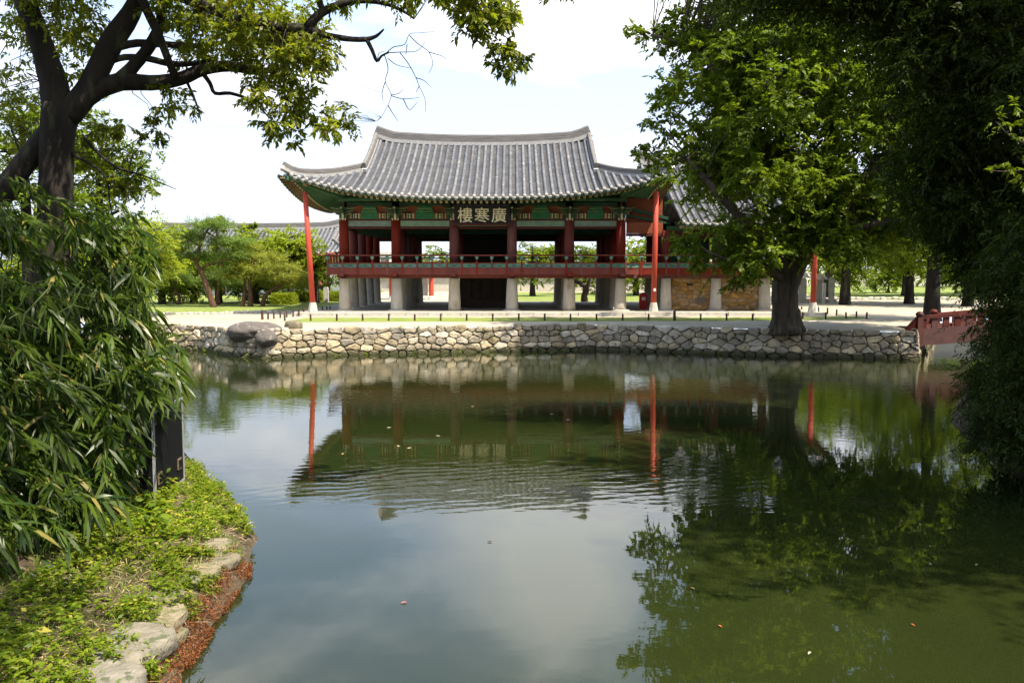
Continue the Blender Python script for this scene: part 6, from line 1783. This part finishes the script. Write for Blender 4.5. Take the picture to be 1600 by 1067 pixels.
dark_tree('dark shrubby tree whose branches touch the water at right edge', None, [(10.6, 15, .5), (10.4, 15, 2.5), (10.1, 14.8, 4.5)],
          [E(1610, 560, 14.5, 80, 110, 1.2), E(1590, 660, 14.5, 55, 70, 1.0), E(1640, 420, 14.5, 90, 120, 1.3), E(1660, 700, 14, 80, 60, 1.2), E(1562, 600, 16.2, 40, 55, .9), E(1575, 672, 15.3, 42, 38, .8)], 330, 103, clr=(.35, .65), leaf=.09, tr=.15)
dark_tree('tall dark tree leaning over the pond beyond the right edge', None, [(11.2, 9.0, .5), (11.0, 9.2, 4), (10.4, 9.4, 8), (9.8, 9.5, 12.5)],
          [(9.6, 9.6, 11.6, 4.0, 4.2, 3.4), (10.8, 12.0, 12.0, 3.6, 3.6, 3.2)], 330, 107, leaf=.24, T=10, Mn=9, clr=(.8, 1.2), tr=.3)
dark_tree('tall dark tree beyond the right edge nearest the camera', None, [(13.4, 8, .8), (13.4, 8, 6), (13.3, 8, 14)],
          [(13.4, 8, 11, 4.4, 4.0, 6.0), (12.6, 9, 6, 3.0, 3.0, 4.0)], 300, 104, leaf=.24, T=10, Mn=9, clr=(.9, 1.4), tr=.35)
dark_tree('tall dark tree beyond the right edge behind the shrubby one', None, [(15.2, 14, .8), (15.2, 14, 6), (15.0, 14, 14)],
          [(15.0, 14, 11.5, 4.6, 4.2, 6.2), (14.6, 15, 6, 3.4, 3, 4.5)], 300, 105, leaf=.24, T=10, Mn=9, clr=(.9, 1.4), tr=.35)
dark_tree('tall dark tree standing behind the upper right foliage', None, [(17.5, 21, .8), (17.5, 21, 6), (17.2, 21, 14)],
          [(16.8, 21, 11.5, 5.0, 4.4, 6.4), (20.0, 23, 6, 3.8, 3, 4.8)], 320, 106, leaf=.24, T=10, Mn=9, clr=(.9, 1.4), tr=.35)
dark_tree('unseen dark tree added beyond the left edge near the camera to shade the bamboo', None, [(-9.5, 2.5, .6), (-9.4, 2.6, 5), (-9.2, 2.8, 11)],
          [(-9.2, 2.6, 8.0, 3.6, 3.6, 5.0), (-8.2, 4.2, 5.0, 2.2, 2.2, 3.0)], 220, 108, leaf=.26, T=10, Mn=9, clr=(.9, 1.3), tr=.3)  # added out of view to keep skylight off the bamboo
dark_tree('unseen dark tree added beyond the left edge behind the bamboo to block skylight', None, [(-14.0, 8.5, .6), (-13.8, 8.6, 5), (-13.6, 8.8, 11)],
          [(-13.6, 8.6, 7.5, 3.4, 3.4, 5.0)], 180, 109, leaf=.26, T=10, Mn=9, clr=(.9, 1.3), tr=.3)  # second unseen tree, added to darken the bamboo from the left
# brighter sprig near the right edge, close to the lens
sp = Tree('near_sprig', 'pale green leafy twig near the right edge in front of the dark tree', 'branch', seed=110)
sp.limb([P(1665, 250, 8), P(1620, 232, 8), P(1580, 214, 8), P(1556, 190, 8)], [.012, .01, .006, .003], 'twig', 5)
sp.limb([P(1660, 250, 8), P(1620, 262, 8), P(1575, 268, 8), P(1542, 266, 8)], [.012, .01, .006, .003], 'twig', 5)
Cs = np.array([tuple(P(x, y, 8)) for x, y in ((1565, 190), (1585, 165), (1600, 185), (1575, 200), (1600, 215), (1555, 265), (1575, 262), (1595, 270), (1610, 255))])
sp.leaves(Cs, np.full(len(Cs), .11), 5, 9, .05, flat=.6, lw=.3); sp.crown('leaf_mid')

# ---------------------------------------------------------------- leaves afloat on the pond
fl = [(608, 668, 0), (684, 681, 0), (622, 697, 0), (640, 700, 0), (536, 709, 1), (593, 745, 2), (862, 647, 0), (888, 656, 0), (738, 635, 1), (765, 846, 2), (631, 941, 3), (1082, 919, 1), (1426, 976, 4), (1265, 1020, 0), (1526, 882, 1), (1125, 978, 4)]
FLC = [M['cream'], M['ochre'], M['bridge_red'], M['petal'], mat('floating_orange', (.42, .14, .04), (.34, .1, .03), 9, .7)]
FLAB = ['tiny pale leaf floating left of the second pillar reflection', 'tiny pale leaf floating between second and third pillar reflections', 'left one of two tiny pale leaves floating side by side at centre left',
        'right one of two tiny pale leaves floating side by side at centre left', 'tiny ochre leaf floating near the left corner of the roof reflection', 'tiny brown leaf floating just above the roof reflection at left',
        'left one of two tiny pale leaves floating near the fifth pillar reflection', 'right one of two tiny pale leaves floating near the fifth pillar reflection', 'tiny ochre leaf floating below the reflection of the middle pillars',
        'tiny brown leaf floating just below the roof reflection at the centre', 'tiny pink leaf floating alone in the sky reflection at lower centre', 'small ochre leaf floating at the left edge of the dark tree reflection',
        'small orange leaf floating on the dark green water at lower right', 'tiny pale leaf floating on the green water near the bottom right', 'small ochre leaf floating nearest the dark bank at right', 'tiny orange leaf floating in the tree reflection at lower right']
FLN = ['pale', 'ochre', 'brown', 'pink', 'orange']
for k, (x, y, c_) in enumerate(fl):
    p = G(x, y, .006); a = random.uniform(0, 6.28); L = .036 if y > 800 else .06
    pr = [(-1, 0), (-.4, .32), (.3, .36), (1, 0), (.35, -.34), (-.45, -.3)]
    v = [(p.x + L * (q[0] * math.cos(a) - q[1] * math.sin(a)), p.y + L * (q[0] * math.sin(a) + q[1] * math.cos(a)), .008 + .02 * abs(q[1])) for q in pr] + [(p.x, p.y, .006)]
    mb = MB(); mb.add(v, [(i, (i + 1) % 6, 6) for i in range(6)]); o = mb.build('floating_leaf', [FLC[c_]], None)
    lab = FLAB[k]
    tag(o, lab, 'leaf', 'leaves floating on the pond')
